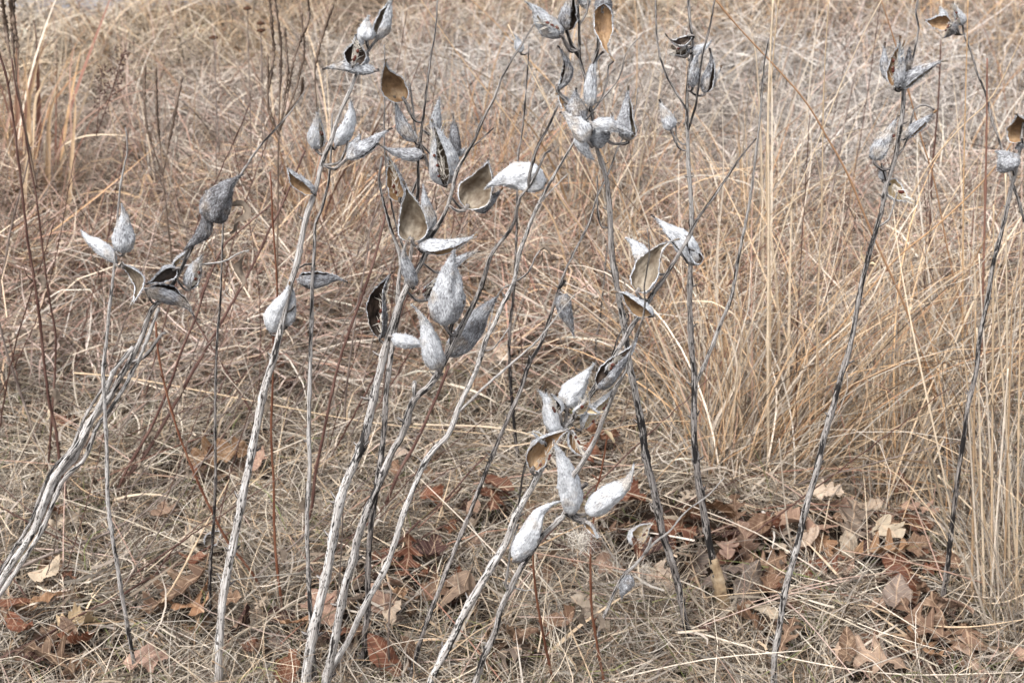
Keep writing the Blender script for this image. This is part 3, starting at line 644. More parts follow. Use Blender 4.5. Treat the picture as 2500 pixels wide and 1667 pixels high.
for b_, t_, w_, r_, l_ in (((1402, 1010), (1440, 960), 26, 40, 'l_cream'), ((1392, 1050), (1428, 1118), 22, -30, 'l_tan'), ((1330, 1080), (1290, 1052), 20, 60, 'l_cream'), ((1480, 905), (1512, 866), 22, 30, 'l_grey'), ((1366, 1010), (1344, 962), 22, -70, 'l_dark'), ((1430, 990), (1470, 1010), 20, 50, 'l_cream')):
    a.pod(b_, t_, w_, 'o', roll=r_, dk=.1, lin=l_, bend=.12, z=-.016, opening=170, name='torn_husk')
a.twig([(1380, 1035), (1385, 1000), (1375, 985)], 10, 8, dk=.7)
a.twig([(1410, 1000), (1430, 1000), (1448, 985)], 8, 7, dk=.1)
a.twig([(1270, 1246), (1275, 1170), (1290, 1110), (1302, 1085)], 5, 5, dk=.9, dy=-.01)
a.twig([(1495, 880), (1510, 820), (1530, 790), (1536, 772)], 5, 3, dk=.8)

# ---- near forked stalk with the blue-white pods
c13 = a = Plant("smooth dark forked milkweed stalk near the bottom centre with three white pods", [(1120, 1760), (1161, 1667), (1181, 1602), (1208, 1544), (1223, 1486), (1243, 1443), (1270, 1389), (1300, 1343), (1324, 1308), (1355, 1277), (1382, 1246), (1397, 1168), (1417, 1137), (1448, 1083), (1464, 1046), (1482, 1000), (1507, 939), (1529, 904), (1539, 857), (1557, 811), (1571, 771), (1575, 745), (1573, 700), (1580, 657), (1586, 607), (1580, 557)],
          [(0, 22), (.3, 19), (.5, 17), (.62, 16), (.75, 13), (.85, 6), (1, 4)], dk=(.6, .55, .45, .35, .5, .6, .6), seed=13, foot='the forked dark stalk', lean=-.30, nodes=.14)
a.pod((1398, 1256), (1344, 1072), 62, 'c', dk=.1, bend=.06, z=-.01, label='white woolly pod standing up')
a.pod((1432, 1252), (1570, 1158), 62, 'c', dk=.05, bend=-.02, z=-.01)
a.pod((1255, 1366), (1336, 1198), 56, 'c', dk=.05, z=-.02, bend=.03, at=(1300, 1343))
a.pod((1425, 1270), (1462, 1318), 20, 'o', roll=60, dk=.1, lin='l_tan', z=-.012)
a.twig([(1392, 1246), (1412, 1225), (1418, 1190), (1432, 1180)], 14, 12, dk=.8)
a.twig([(1400, 1262), (1418, 1272), (1432, 1268)], 22, 16, dk=.6)
a.twig([(1243, 1443), (1234, 1425), (1240, 1390), (1248, 1330), (1265, 1280)], 7, 5, dk=.4)
a.twig([(1250, 1440), (1285, 1441), (1300, 1438)], 5, 3, dk=.2)
a.curl([(1478, 1050), (1490, 1070), (1500, 1080)], 16, mat='l_cream', seed=2)
S = Pile(); rg = np.random.default_rng(3)
for q in range(260):
    c0 = a.P(1415 + rg.normal() * 16, 1318 + rg.normal() * 14, -.01 + rg.normal() * .006); d = rg.normal(size=3) * [1, .6, 1]; d /= np.linalg.norm(d); l = rg.uniform(.008, .022); s2 = np.cross(d, rg.normal(size=3)); s2 /= np.linalg.norm(s2)
    S.add(np.array([c0 - s2 * .0004, c0 + s2 * .0004, c0 + d * l]), None, [[0, 1, 2]])
f = link('floss', S.mesh('floss', a.base), M['floss'], a.root); f['kind'] = 'stuff'

# ---- black and white one in the middle
a = Plant("thin black-and-white milkweed stalk in the middle with one grey hanging pod", [(998, 1710), (1003, 1667), (1010, 1621), (1030, 1552), (1057, 1478), (1084, 1408), (1111, 1339), (1142, 1265), (1161, 1215), (1192, 1137), (1223, 1060), (1250, 1000), (1275, 940), (1290, 890), (1315, 850), (1335, 800), (1350, 750), (1370, 690), (1385, 650), (1415, 590), (1440, 540), (1457, 482), (1486, 421), (1510, 357), (1546, 290), (1557, 216)],
          [(0, 16), (.4, 14), (.65, 13), (.75, 9), (1, 4)], dk=(1.1, 1.0, .85, .9, .9, .8, .6, .6), seed=14, lean=.1)
a.pod((1370, 718), (1410, 824), 44, 'c', dk=.7, bend=.05, z=-.012)
a.twig([(1290, 890), (1294, 872), (1292, 868)], 10, 8, dk=.8)
a.twig([(1376, 700), (1380, 686), (1374, 690)], 10, 8, dk=.9)

a = Plant("very thin black milkweed stalk ending in a small pale pod, behind the long white one", [(1268, 1150), (1262, 1100), (1257, 1060), (1246, 929), (1243, 821), (1254, 714), (1261, 571), (1264, 393), (1275, 320), (1286, 196), (1292, 100)], [(0, 12), (.4, 10), (.6, 8), (1, 4)], dk=(1.3, 1.2, 1.1, .8, .5), seed=15)
a.pod((1272, 130), (1256, 78), 22, 'c', dk=.3, z=.0)
Plant("short thin blackish stalk rising behind the diagonal milkweed, no pods", [(1459, 1000), (1457, 940), (1455, 840), (1464, 786), (1475, 680), (1482, 600)], [(0, 10), (1, 6)], dk=(1.2, .9), seed=16)

# ---- right hand stalks
a = Plant("tall black-and-white milkweed stalk right of centre, fan of open pods on top", [(1887, 1730), (1889, 1667), (1891, 1602), (1901, 1544), (1912, 1470), (1920, 1428), (1936, 1370), (1951, 1312), (1966, 1246), (1986, 1176), (2001, 1118), (2014, 1060), (2032, 1000), (2046, 946), (2064, 886), (2079, 830), (2093, 750), (2107, 680), (2121, 625), (2141, 555), (2152, 518), (2161, 464), (2171, 430), (2186, 386), (2196, 321), (2204, 268), (2207, 214)],
          [(0, 19), (.3, 20), (.55, 19), (.7, 16), (.85, 14), (1, 14)], dk=(.75, .6, .5, .65, .75, .65, .6, .55), seed=17, foot='the tall black-and-white stalk', lean=.02)
a.pod((2184, 206), (2162, 103), 26, 'c', dk=.55, bend=-.12, z=.0)
a.pod((2186, 214), (2204, 88), 40, 'o', roll=-45, lin='l_tan', dk=.45, bend=-.04, z=-.01, opening=120)
a.pod((2192, 214), (2206, 100), 26, 'c', dk=.4, z=-.02, stalk=False)
a.pod((2214, 186), (2222, 115), 20, 'c', dk=1.0, z=-.004)
a.pod((2198, 212), (2307, 144), 34, 'o', roll=76, lin='l_grey', dk=.6, bend=-.04, z=-.01, opening=110)
a.pod((2134, 392), (2192, 280), 40, 's', roll=75, dk=.45, z=-.01)
a.pod((2128, 390), (2160, 325), 30, 'c', dk=.7, z=.004, stalk=False)
a.pod((2210, 338), (2286, 268), 26, 'o', roll=72, lin='l_tan', dk=.5, z=-.006, opening=100, at=(2196, 330))
a.twig([(2186, 390), (2214, 345), (2232, 268), (2262, 258), (2284, 270)], 5, 5, dk=.5)
a.pod((2156, 440), (2153, 405), 20, 'c', dk=.2, z=.006)
a.pod((2165, 445), (2222, 500), 42, 'o', roll=-30, lin='l_cream', dk=.1, z=.01)
a.twig([(2153, 548), (2170, 535), (2182, 500), (2190, 470)], 6, 4, dk=.5)
a.twig([(2153, 445), (2152, 400)], 6, 5, dk=.6)
a.twig([(2206, 220), (2229, 143), (2242, 72), (2236, 29), (2246, -20)], 6, 5, dk=.6, dy=.02)
a.curl([(2110, 640), (2105, 620), (2104, 600)], 8, seed=2, mat='l_cream')
a.curl([(2112, 645), (2130, 642), (2140, 648)], 7, seed=3, mat='l_cream')

a = Plant("milkweed stalk close to the right edge, jet black foot and a round grey pod", [(2290, 1525), (2307, 1428), (2319, 1331), (2330, 1234), (2342, 1137), (2354, 1060), (2361, 1000), (2382, 911), (2393, 821), (2411, 732), (2425, 643), (2439, 589), (2453, 536), (2468, 464), (2479, 421), (2492, 350), (2500, 300)],
          [(0, 20), (.3, 15), (.6, 15), (.8, 14), (1, 11)], dk=(1.4, 1.2, 1.2, .8, .6, .6, .5), seed=18, foot='the jet black foot', lean=-.05)
a.pod((2472, 416), (2440, 362), 62, 'c', dk=.55, z=-.014, bend=.02, label='round grey pod seen end on')
a.pod((2496, 345), (2488, 276), 62, 'o', roll=0, lin='l_tan', dk=.4, z=-.006, opening=190)
a.pod((2502, 352), (2478, 360), 14, 'c', dk=.9, z=-.006)
a.twig([(2470, 450), (2490, 500), (2500, 540)], 7, 6, dk=.6)

a = Plant("farther milkweed stalk at the upper right, soft with distance, golden open pod", [(2560, 800), (2530, 640), (2489, 500), (2471, 446), (2436, 332), (2421, 293), (2407, 229), (2386, 179), (2371, 129), (2355, 85)], [(0, 11), (1, 7)], dk=(.7, .65), seed=19, lean=.1, Y0=2.55)
a.pod((2322, 58), (2256, 60), 34, 'o', roll=-20, lin='l_tan', dk=.3, bend=.06, z=0, opening=178, at=(2355, 85))
a.pod((2332, 55), (2305, 96), 26, 'o', roll=80, lin='l_dark', dk=.9, z=-.01, at=(2355, 85))
a.pod((2350, 62), (2328, 4), 26, 's', roll=-30, dk=.3, z=0, at=(2355, 85))
a.pod((2306, 50), (2297, 15), 22, 'c', dk=.35, z=.02, at=(2355, 85))

# ---- low broken one among the litter, bottom centre
a = Plant("low twiggy grey milkweed remnant at the bottom with one small grey pod", [(1463, 1680), (1452, 1602), (1467, 1525), (1486, 1478), (1506, 1432), (1530, 1395), (1548, 1381), (1599, 1323), (1634, 1296), (1672, 1250), (1730, 1207), (1769, 1165)], [(0, 14), (.3, 10), (.5, 12), (.7, 6), (1, 3)], dk=(.2, .6, .55, .2, .2), seed=20, Y0=1.86, lean=.0)
a.pod((1541, 1404), (1511, 1464), 32, 'c', dk=.6, z=-.01)
a.twig([(1570, 1352), (1585, 1330), (1590, 1312)], 8, 6, dk=.3)

# broken bits lying near that plant
def loose_pod(label, b, t, w, **kw):
    Y = ground(b[0], b[1])[1]; z0 = .055
    B = ground(b[0], b[1], z0); T = ground(t[0], t[1], z0 + .02)
    r = thing('fallen_pod', label, 'fallen pod', B - np.array([0, 0, .03])); o = np.array(r.location)
    pod(r, o, B, T, w * mpp(B), seed=int(b[0]), name='husk', **kw); return r
loose_pod("cream papery half pod lying on the litter beside the dark curved stalk", (1545, 1330), (1585, 1270), 46, kind='o', roll=40, lin='l_cream', dk=.0)
loose_pod("small weathered half pod on the grass near the bottom edge, left part", (500, 1330), (545, 1290), 30, kind='o', roll=20, lin='l_grey', dk=.4)
def tuft(label, px, py, r, n=200, z=.05):
    c = ground(px, py, z); rg = np.random.default_rng(px); S = Pile()
    for q in range(n):
        c0 = c + rg.normal(size=3) * r * .4 * mpp(c); d = rg.normal(size=3); d[2] = abs(d[2]); d /= np.linalg.norm(d); l = rg.uniform(.3, .7) * r * mpp(c); s2 = np.cross(d, rg.normal(size=3)); s2 /= np.linalg.norm(s2)
        S.add(np.array([c0 - s2 * .0005, c0 + s2 * .0005, c0 + d * l]), None, [[0, 1, 2]])
    o = link('silk_tuft', S.mesh('silk_tuft', c), M['floss'], loc=c); return tag(o, label, 'silk tuft')
tuft("small white tuft of milkweed silk caught beside the low twiggy remnant", 1577, 1391, 20)
tuft("frayed cream tuft of milkweed silk on the dry grass by the oak leaves", 1478, 1385, 22, 140)
tuft("tiny white silk speck on the thatch beside the narrow upright stalk", 597, 1062, 7, 60)

# ================================================================== thin forb stalks
def stalk(label, pts, w0, w1, mat='red', lean=0.0, Y0=None, dk=0, group='thin red-brown forb stalks', name='forb_stalk', seed=0, buds=0, foot=None, cat='dead stalk', lie=None):
    a = Plant(label, pts, [(0, w0), (1, w1)], lie=lie, dk=(dk, dk), lean=lean, name=name, cat=cat, group=group, mat=mat, sides=7, nodes=.05, seed=seed + 50, step=.012, Y0=Y0, foot=foot, part='stem')
    for q in range(buds):
        i = int(len(a.C) * (.25 + .7 * (q + .5) / buds)); d = a.rg.normal(size=3); d[1] *= .5; p = a.C[i]; e = p + np.array([d[0] * .008, d[1] * .005, .004 + a.rg.uniform(0, .012)])
        V, F, T, sc = tube(np.array([p, (p + e) / 2, e]), np.array([.0007, .0012, .0005]), 5); P = Pile(); P.add(V, F, T, sc=sc, dk=0); link('leaf_stub', P.mesh('leaf_stub', a.base), M[mat], a.root)
    if buds >= 3:
        for q in range(2):
            i = int(len(a.C) * a.rg.uniform(.08, .55)); x, y = a.pxl[i]; sx = a.rg.choice([-1, 1]); r = a.rg.uniform(14, 30)
            a.curl([(x, y), (x + sx * r * .5, y - r * .1), (x + sx * r * .8, y + r * .7), (x + sx * r * .6, y + r * 1.5)], a.rg.uniform(12, 20), seed=q + seed)
    return a
stalk("dark red forb stalk bent at mid height, second from the left edge", [(168, 1240), (166, 1226), (147, 1130), (138, 1057), (121, 982), (109, 893), (100, 804), (86, 696), (71, 607), (64, 557), (54, 464), (43, 375), (32, 286), (14, 179), (0, 136), (-30, 30)], 11, 7, seed=1, buds=4)
stalk("slimmer dark red forb stalk crossing just right of the bent one", [(112, 1190), (116, 1168), (124, 1060), (136, 875), (134, 804), (118, 714), (104, 607), (91, 500), (86, 464), (75, 411), (54, 286), (36, 200), (29, 143)], 8, 5, seed=2, buds=5)
stalk("greyish brown forb stalk against the left edge, upper half", [(-30, 900), (4, 696), (21, 589), (36, 518), (60, 430), (75, 360)], 9, 5, 'greythin', seed=3)
stalk("grey-brown forb stalk slanting down right from the left edge", [(95, 1110), (82, 1057), (68, 1011), (46, 946), (21, 875), (0, 796), (-20, 700)], 9, 7, 'greythin', seed=4)
stalk("long dark forb stalk slanting behind the leaning milkweed, the upper of two alike", [(270, 1230), (294, 1188), (348, 1118), (386, 1057), (429, 982), (475, 900), (511, 839), (557, 757), (614, 654), (661, 554), (689, 500), (745, 368)], 12, 6, seed=5, lean=.15, buds=5)
stalk("long dark forb stalk slanting behind the leaning milkweed, the lower of two alike", [(262, 1235), (286, 1203), (310, 1145), (360, 1060), (386, 1007), (418, 929), (443, 857), (482, 764), (500, 704), (543, 607), (590, 560), (661, 500)], 11, 5, seed=6, lean=.1, buds=4)
stalk("bright red-brown forb stalk leaning left, ending beside the oak leaf heap", [(662, 1480), (650, 1463), (615, 1397), (557, 1323), (507, 1226), (472, 1149), (437, 1060), (411, 975), (396, 911), (386, 857), (380, 786)], 9, 6, 'rust', seed=7, buds=3)
stalk("brown forb stalk leaning left behind the thin black milkweed", [(640, 1060), (618, 1014), (571, 936), (529, 868), (500, 821), (470, 770)], 8, 5, seed=8, lean=.05)
stalk("upright rust forb stalk between the speckled and the upright milkweed", [(690, 1510), (687, 1470), (677, 1389), (670, 1292), (668, 1176), (662, 1060), (666, 929), (668, 814), (677, 714), (668, 571), (664, 500), (660, 420)], 10, 5, 'rust', seed=9, buds=4)
stalk("dark red forb stalk leaning right just behind the narrow upright milkweed", [(716, 1365), (724, 1350), (743, 1292), (761, 1238), (770, 1157), (790, 1060), (807, 975), (821, 911), (836, 857), (857, 796), (882, 729), (911, 643), (936, 546), (946, 500)], 11, 8, seed=10, lean=.1, buds=6)
stalk("greyish forb stalk beside the dark red one, shrivelled leaves on it", [(835, 1070), (845, 960), (862, 820), (875, 732), (886, 679), (900, 600), (902, 564), (921, 507), (950, 440)], 8, 5, 'greythin', seed=11, lean=.05).curl([(900, 560), (896, 585), (905, 600), (898, 612)], 14, mat='curl')
stalk("purple-brown forb stalk behind the near grey milkweed", [(905, 1290), (925, 1260), (941, 1234), (972, 1157), (1010, 1090), (1039, 1029), (1071, 957), (1096, 893)], 11, 9, seed=12, lean=.08, buds=3)
stalk("thin brown twig lying in the grass, crossing to the black-and-white stalk", [(905, 1388), (937, 1362), (987, 1308), (1037, 1261), (1096, 1211), (1142, 1157), (1196, 1103)], 9, 5, 'red', seed=13, lie=.07)
stalk("thin brown twig lying low just above the maple leaf", [(1000, 1335), (1057, 1296), (1165, 1250), (1250, 1207)], 6, 4, 'red', seed=14, lie=.055)
stalk("long reddish twig leaning low across the bottom left of the grass", [(-20, 1620), (31, 1590), (116, 1548), (201, 1497), (286, 1459), (348, 1420), (437, 1377), (503, 1339), (565, 1296)], 10, 6, 'red', seed=15, lie=.055)
stalk("stout brown twig low beside the foot of the leaning milkweed", [(25, 1395), (108, 1358), (194, 1327), (263, 1300), (330, 1262)], 11, 8, 'greythin', seed=16, lie=.055)
stalk("short rust forb stalk at the bottom centre under the white pods", [(1362, 1700), (1351, 1667), (1328, 1556), (1312, 1470), (1303, 1389), (1301, 1331), (1300, 1290)], 10, 6, 'rust', seed=17, buds=2, lean=-.1)
stalk("tall rust forb stalk at the bottom centre below the silk", [(1480, 1700), (1475, 1667), (1456, 1563), (1444, 1478), (1442, 1408), (1442, 1343), (1450, 1260), (1454, 1203), (1467, 1157), (1479, 1087), (1484, 1050)], 10, 5, 'rust', seed=18, buds=3, lean=-.08)
stalk("crooked white twig at the bottom edge, right of the centre", [(1595, 1690), (1599, 1667), (1610, 1633), (1632, 1615), (1657, 1598), (1661, 1571)], 8, 4, 'greythin', seed=19, group='low grey twigs', lie=.055)
stalk("pale thin upright stalk between the white milkweeds at the bottom", [(960, 1680), (951, 1640), (948, 1560), (950, 1500), (955, 1440), (947, 1420)], 8, 5, 'greythin', seed=20, group='low grey twigs')
stalk("thin pale stalk hugging the stout white milkweed at the bottom", [(812, 1680), (818, 1560), (826, 1450), (834, 1340), (838, 1200)], 7, 4, 'greythin', seed=21, group='low grey twigs')
stalk("dark forb stalk standing far back near the right pods", [(2010, 560), (2040, 420), (2060, 310), (2090, 170)], 9, 4, 'greythin', seed=22, lean=.1, Y0=3.2)
stalk("dark purplish forb stalk far back beyond the hanging half pod", [(2270, 600), (2275, 430), (2290, 260), (2297, 100)], 8, 4, 'red', seed=23, Y0=3.1)
for i, (x, y0, y1, dx) in enumerate([(150, 720, 560, 20), (205, 800, 650, -30), (1110, 700, 520, 60), (1760, 640, 430, -20), (1842, 620, 400, 30), (1905, 560, 380, -12), (1960, 540, 360, 22), (60, 1000, 820, -40), (1900, 980, 900, 10)]):
    stalk(["short dark stalk in the thatch far left", "crooked dark stalk in the thatch left", "dark stalk behind the big woolly pod", "dark upright stalk in the tangle behind the bare-footed milkweed", "second dark stalk in the same tangle, leaning", "short dark stalk in the tangle, nearly upright", "dark stalk at the edge of the tangle, leaning away", "dark low stalk near the left edge", "tiny dark stub amid the right-hand tussock"][i],
          [(x, y0), (x + dx * .5, (y0 + y1) / 2), (x + dx, y1)], 7, 4, ['greythin', 'red'][i % 2], seed=30 + i)

# ---- seed spikes (upper left) and seed buttons
def spikes(label, foot, fork, tips, w=5.5, Y0=2.6, seed=0):
    a = Plant(label, [foot, fork], [(0, 7), (1, 6)], dk=(0, 0), name='seed_spike_plant', cat='seed spikes', group='dry plants with narrow seed spikes', mat='spike', sides=6, nodes=0, seed=seed, Y0=Y0, lean=.0)
    rg = np.random.default_rng(seed)
    for pts in tips:
        P = [a.C[-1]] + [a.P(x, y, rg.normal() * .01) for x, y in pts]
        C = spline(P, .0032); n = len(C); fr = np.linspace(0, 1, n); m = mpp(C[0])
        R = m * (1.6 + (w / 2 - 1.2) * np.clip((fr - .28) * 6, 0, 1)) * (1 + np.where(fr > .3, .45, 0) * rg.uniform(-1, 1, n)); R[-1] = m
        V, F, T, sc = tube(C, R, 7, .22, seed); Pl = Pile(); Pl.add(V, F, T, sc=sc * 2 + rg.uniform(0, 1, 3))
        for q in range(n):
            if fr[q] < .3: continue
            d = rg.normal(size=3); d[2] = abs(d[2]) + .4; d /= np.linalg.norm(d); s2 = np.cross(d, [0, 1, 0]) * .0011
            Pl.add(np.array([C[q] - s2, C[q] + s2, C[q] + d * (R[q] + .0025)]), None, [[0, 1, 2]], sc=np.array([[0, 0, q]] * 3))
        link('seed_spike', Pl.mesh('seed_spike', a.base), M['spike'], a.root)
spikes("bunch of dark narrow seed spikes left of the tallest pods", (676, 760), (680, 330), [[(655, 250), (661, 186), (668, 125), (663, 54), (657, -10)], [(684, 220), (686, 160), (686, 107), (679, 54), (671, -10)], [(697, 230), (702, 180), (700, 125), (695, 68)], [(693, 275), (704, 221), (714, 160), (732, 100), (748, 64), (754, 29), (750, -10)], [(718, 229), (732, 179), (743, 125), (736, 29)], [(700, 280), (735, 230), (739, 189)], [(655, 270), (655, 200), (654, 133)]], Y0=2.7, seed=61)
spikes("pale thin seed spikes in the grass, upper left, three spread tips", (420, 640), (397, 430), [[(370, 350), (356, 300), (352, 220), (354, 160)], [(392, 360), (384, 280), (381, 165)], [(412, 350), (430, 260), (444, 188)]], w=6, Y0=2.9, seed=62)
spikes("dusky seed spikes at the top left corner", (90, 460), (40, 200), [[(22, 120), (14, 60), (4, -10)], [(32, 110), (30, 60), (24, -10)], [(44, 120), (34, 50), (34, -10)]], w=8, Y0=2.7, seed=63)
spikes("single tall seed spike right of the leftmost pods' tip, faint", (790, 420), (772, 260), [[(770, 160), (790, 80), (812, 14)]], w=6, Y0=2.9, seed=64)
for i, (lb, x, y, fx, fy) in enumerate([("dark seed button on a thin stem at the top, the highest", 604, 20, 615, 420), ("dark seed button beside the highest one, lower", 636, 56, 650, 430), ("flattened brown seed button left of the others", 521, 91, 535, 380), ("small brown seed button under the second one", 637, 74, 641, 420)]):
    a = stalk(lb, [(fx, fy), ((x + fx) / 2, (y + fy) / 2), (x, y)], 4, 3, 'greythin', seed=70 + i, Y0=3.6, group='stems with seed buttons', name='seed_button_stem', cat='seed head')
    c = a.P(x, y); V, F, T, sc = tube(np.array([c - [0, 0, .006], c - [0, 0, .003], c, c + [0, 0, .004]]), np.array([.003, .011, .010, .002]), 10, .12, i); P = Pile(); P.add(V, F, T, sc=sc); link('seed_button', P.mesh('seed_button', a.base), M['button'], a.root)
# airy rust seed sprays left
for i, (x, y) in enumerate([(300, 130), (250, 160), (310, 105)]):
    a = stalk(["rusty seed spray in the upper left grass, lowest of three", "rusty seed spray in the upper left grass, reaching furthest out", "rusty seed spray in the upper left grass, topmost"][i], [(235, 330), ((235 + x) / 2, (330 + y) / 2 + 10), (x, y)], 3, 2, 'red', seed=80 + i, Y0=3.3, group='rusty seed sprays', name='seed_spray', cat='seed spray')
    rg = np.random.default_rng(i); P = Pile()
    for q in range(60):
        c = a.C[rg.integers(len(a.C) // 3, len(a.C))] + rg.normal(size=3) * .012; V, F, T, sc = tube(np.array([c, c + rg.normal(size=3) * .003]), np.array([.0018, .0012]), 4); P.add(V, F, T, sc=sc)
    link('seeds', P.mesh('seeds', a.base), M['red'], a.root)['kind'] = 'stuff'

# ================================================================== fallen leaves
def leaf_variant(kind, seed):
    rg = np.random.default_rng(seed); n = 40; t = np.linspace(0, 1, n); nl = 5
    def side():
        if kind == 'white':      # rounded lobes
            lob = .5 + .5 * np.cos((t * 4.2 + rg.uniform(-.08, .08)) * 2 * np.pi + 2.6); env = .30 * np.sin(np.pi * np.clip(t, 0, 1) ** .8) ** .55
            return env * (.36 + .64 * np.clip(lob, 0, 1) ** .6), .45
        if kind == 'red':        # deep sinuses, pointed lobes
            x = (t * 3.7 + .28 + rg.uniform(-.05, .05)) % 1.0; spike = np.clip(1 - abs(x - .5) / .33, 0, 1) ** .8; env = .40 * np.sin(np.pi * np.clip(t * .97 + .02, 0, 1) ** .85) ** .7
            return env * (.17 + .83 * spike) * (1 + .12 * np.sin(t * 70)), .55
        if kind == 'maple':
            x = (t * 2.2 + .32) % 1.0; spike = np.clip(1 - abs(x - .5) / .5, 0, 1); env = .52 * np.sin(np.pi * np.clip(t * .98 + .01, 0, 1) ** .62) ** .7
            return env * (.42 + .58 * spike) * (1 + .10 * np.sin(t * 55 + 1)), .35
        return .25 * np.sin(np.pi * t ** .85) ** .8 * (1 + .03 * np.sin(t * 60)), .2   # oval
    m = 6; cols = []
    for sgn in (-1, 1):
        wdt, fw = side(); wdt = wdt + .004
        for q in (np.linspace(1, 1 / m, m) if sgn < 0 else np.linspace(1 / m, 1, m)):
            cols.append((sgn * wdt * q, t + fw * wdt * q * (1 - t * .6)))
        if sgn < 0: cols.append((np.zeros(n), t.copy()))
    X = np.stack([c[0] for c in cols], 1); Yv = np.stack([c[1] for c in cols], 1)
    sc = np.stack([X, Yv, np.zeros_like(X)], -1)
    fold = rg.uniform(.05, .7); wav = rg.uniform(.05, .14); ph = rg.uniform(0, 6, 3); k1 = rg.uniform(-2.2, 2.6); k2 = rg.uniform(-2.8, 2.8)
    Z = fold * abs(X) * .6 + wav * np.sin(Yv * 9 + ph[0] + X * 5) * abs(X) * 2.2 + .03 * np.sin(Yv * 17 + X * 21 + ph[1]) + .02 * rg.normal(size=X.shape) * abs(X) * 2
    # roll across the midrib, then bend along it
    if abs(k2) > .2:
        a = X * k2; X2 = np.sin(a) / k2; Z = Z + (1 - np.cos(a)) / k2; X = X2
    a = (Yv - .5) * k1; Y2 = np.sin(a) / k1 * (1) + .0; Zb = (1 - np.cos(a)) / k1; Y2 = Y2 - np.sin(a) * Z; Z = Zb + np.cos(a) * Z
    tw = rg.uniform(-.6, .6) * (Yv - .5); Xr = X * np.cos(tw) - Z * np.sin(tw); Z = X * np.sin(tw) + Z * np.cos(tw)
    V = np.stack([Xr, Y2, Z], -1); c = V.shape[1]
    i = np.arange(n - 1)[:, None] * c; j = np.arange(c - 1)[None]
    F = np.stack([i + j, i + j + 1, i + c + j + 1, i + c + j], -1).reshape(-1, 4)
    P = Pile(); P.add(V.reshape(-1, 3), F, sc=sc.reshape(-1, 3))
    b = V[0, m]; d = V[0, m] - V[2, m]; d /= np.linalg.norm(d); L = .22
    v, f, tt, _ = tube(np.array([b - d * .02, b + d * L * .4, b + d * L + [0, 0, .03]]), np.array([.008, .007, .010]), 5); P.add(v, f, tt, sc=np.zeros((len(v), 3)))
    # blade rib standing slightly proud below
    mid = V[:, m] - [0, 0, .004]; v, f, tt, _ = tube(mid[::3], np.linspace(.011, .003, len(mid[::3])), 4); P.add(v, f, tt, sc=np.stack([np.zeros(len(v)), np.zeros(len(v)), np.zeros(len(v))], -1))
    me = P.mesh('leaf'); me.materials.append(M['leaf']); return me
LV = {k: [leaf_variant(k, 100 * q + s) for s in range(7)] for q, k in enumerate(('white', 'red', 'maple', 'oval'))}
LC = dict(r=srgb(106, 66, 48), b=srgb(114, 90, 72), t=srgb(154, 128, 110), p=srgb(184, 168, 148), g=srgb(128, 114, 104), d=srgb(66, 46, 42), o=srgb(142, 108, 80), y=srgb(180, 158, 124))
LN = dict(r='rust red', b='mid brown', t='tan', p='pale cream', g='grey brown', d='dark brown', o='orange tan', y='straw yellow')
LK = dict(white='round-lobed oak leaf', red='point-lobed oak leaf', maple='broad toothed leaf', oval='oval leaf')
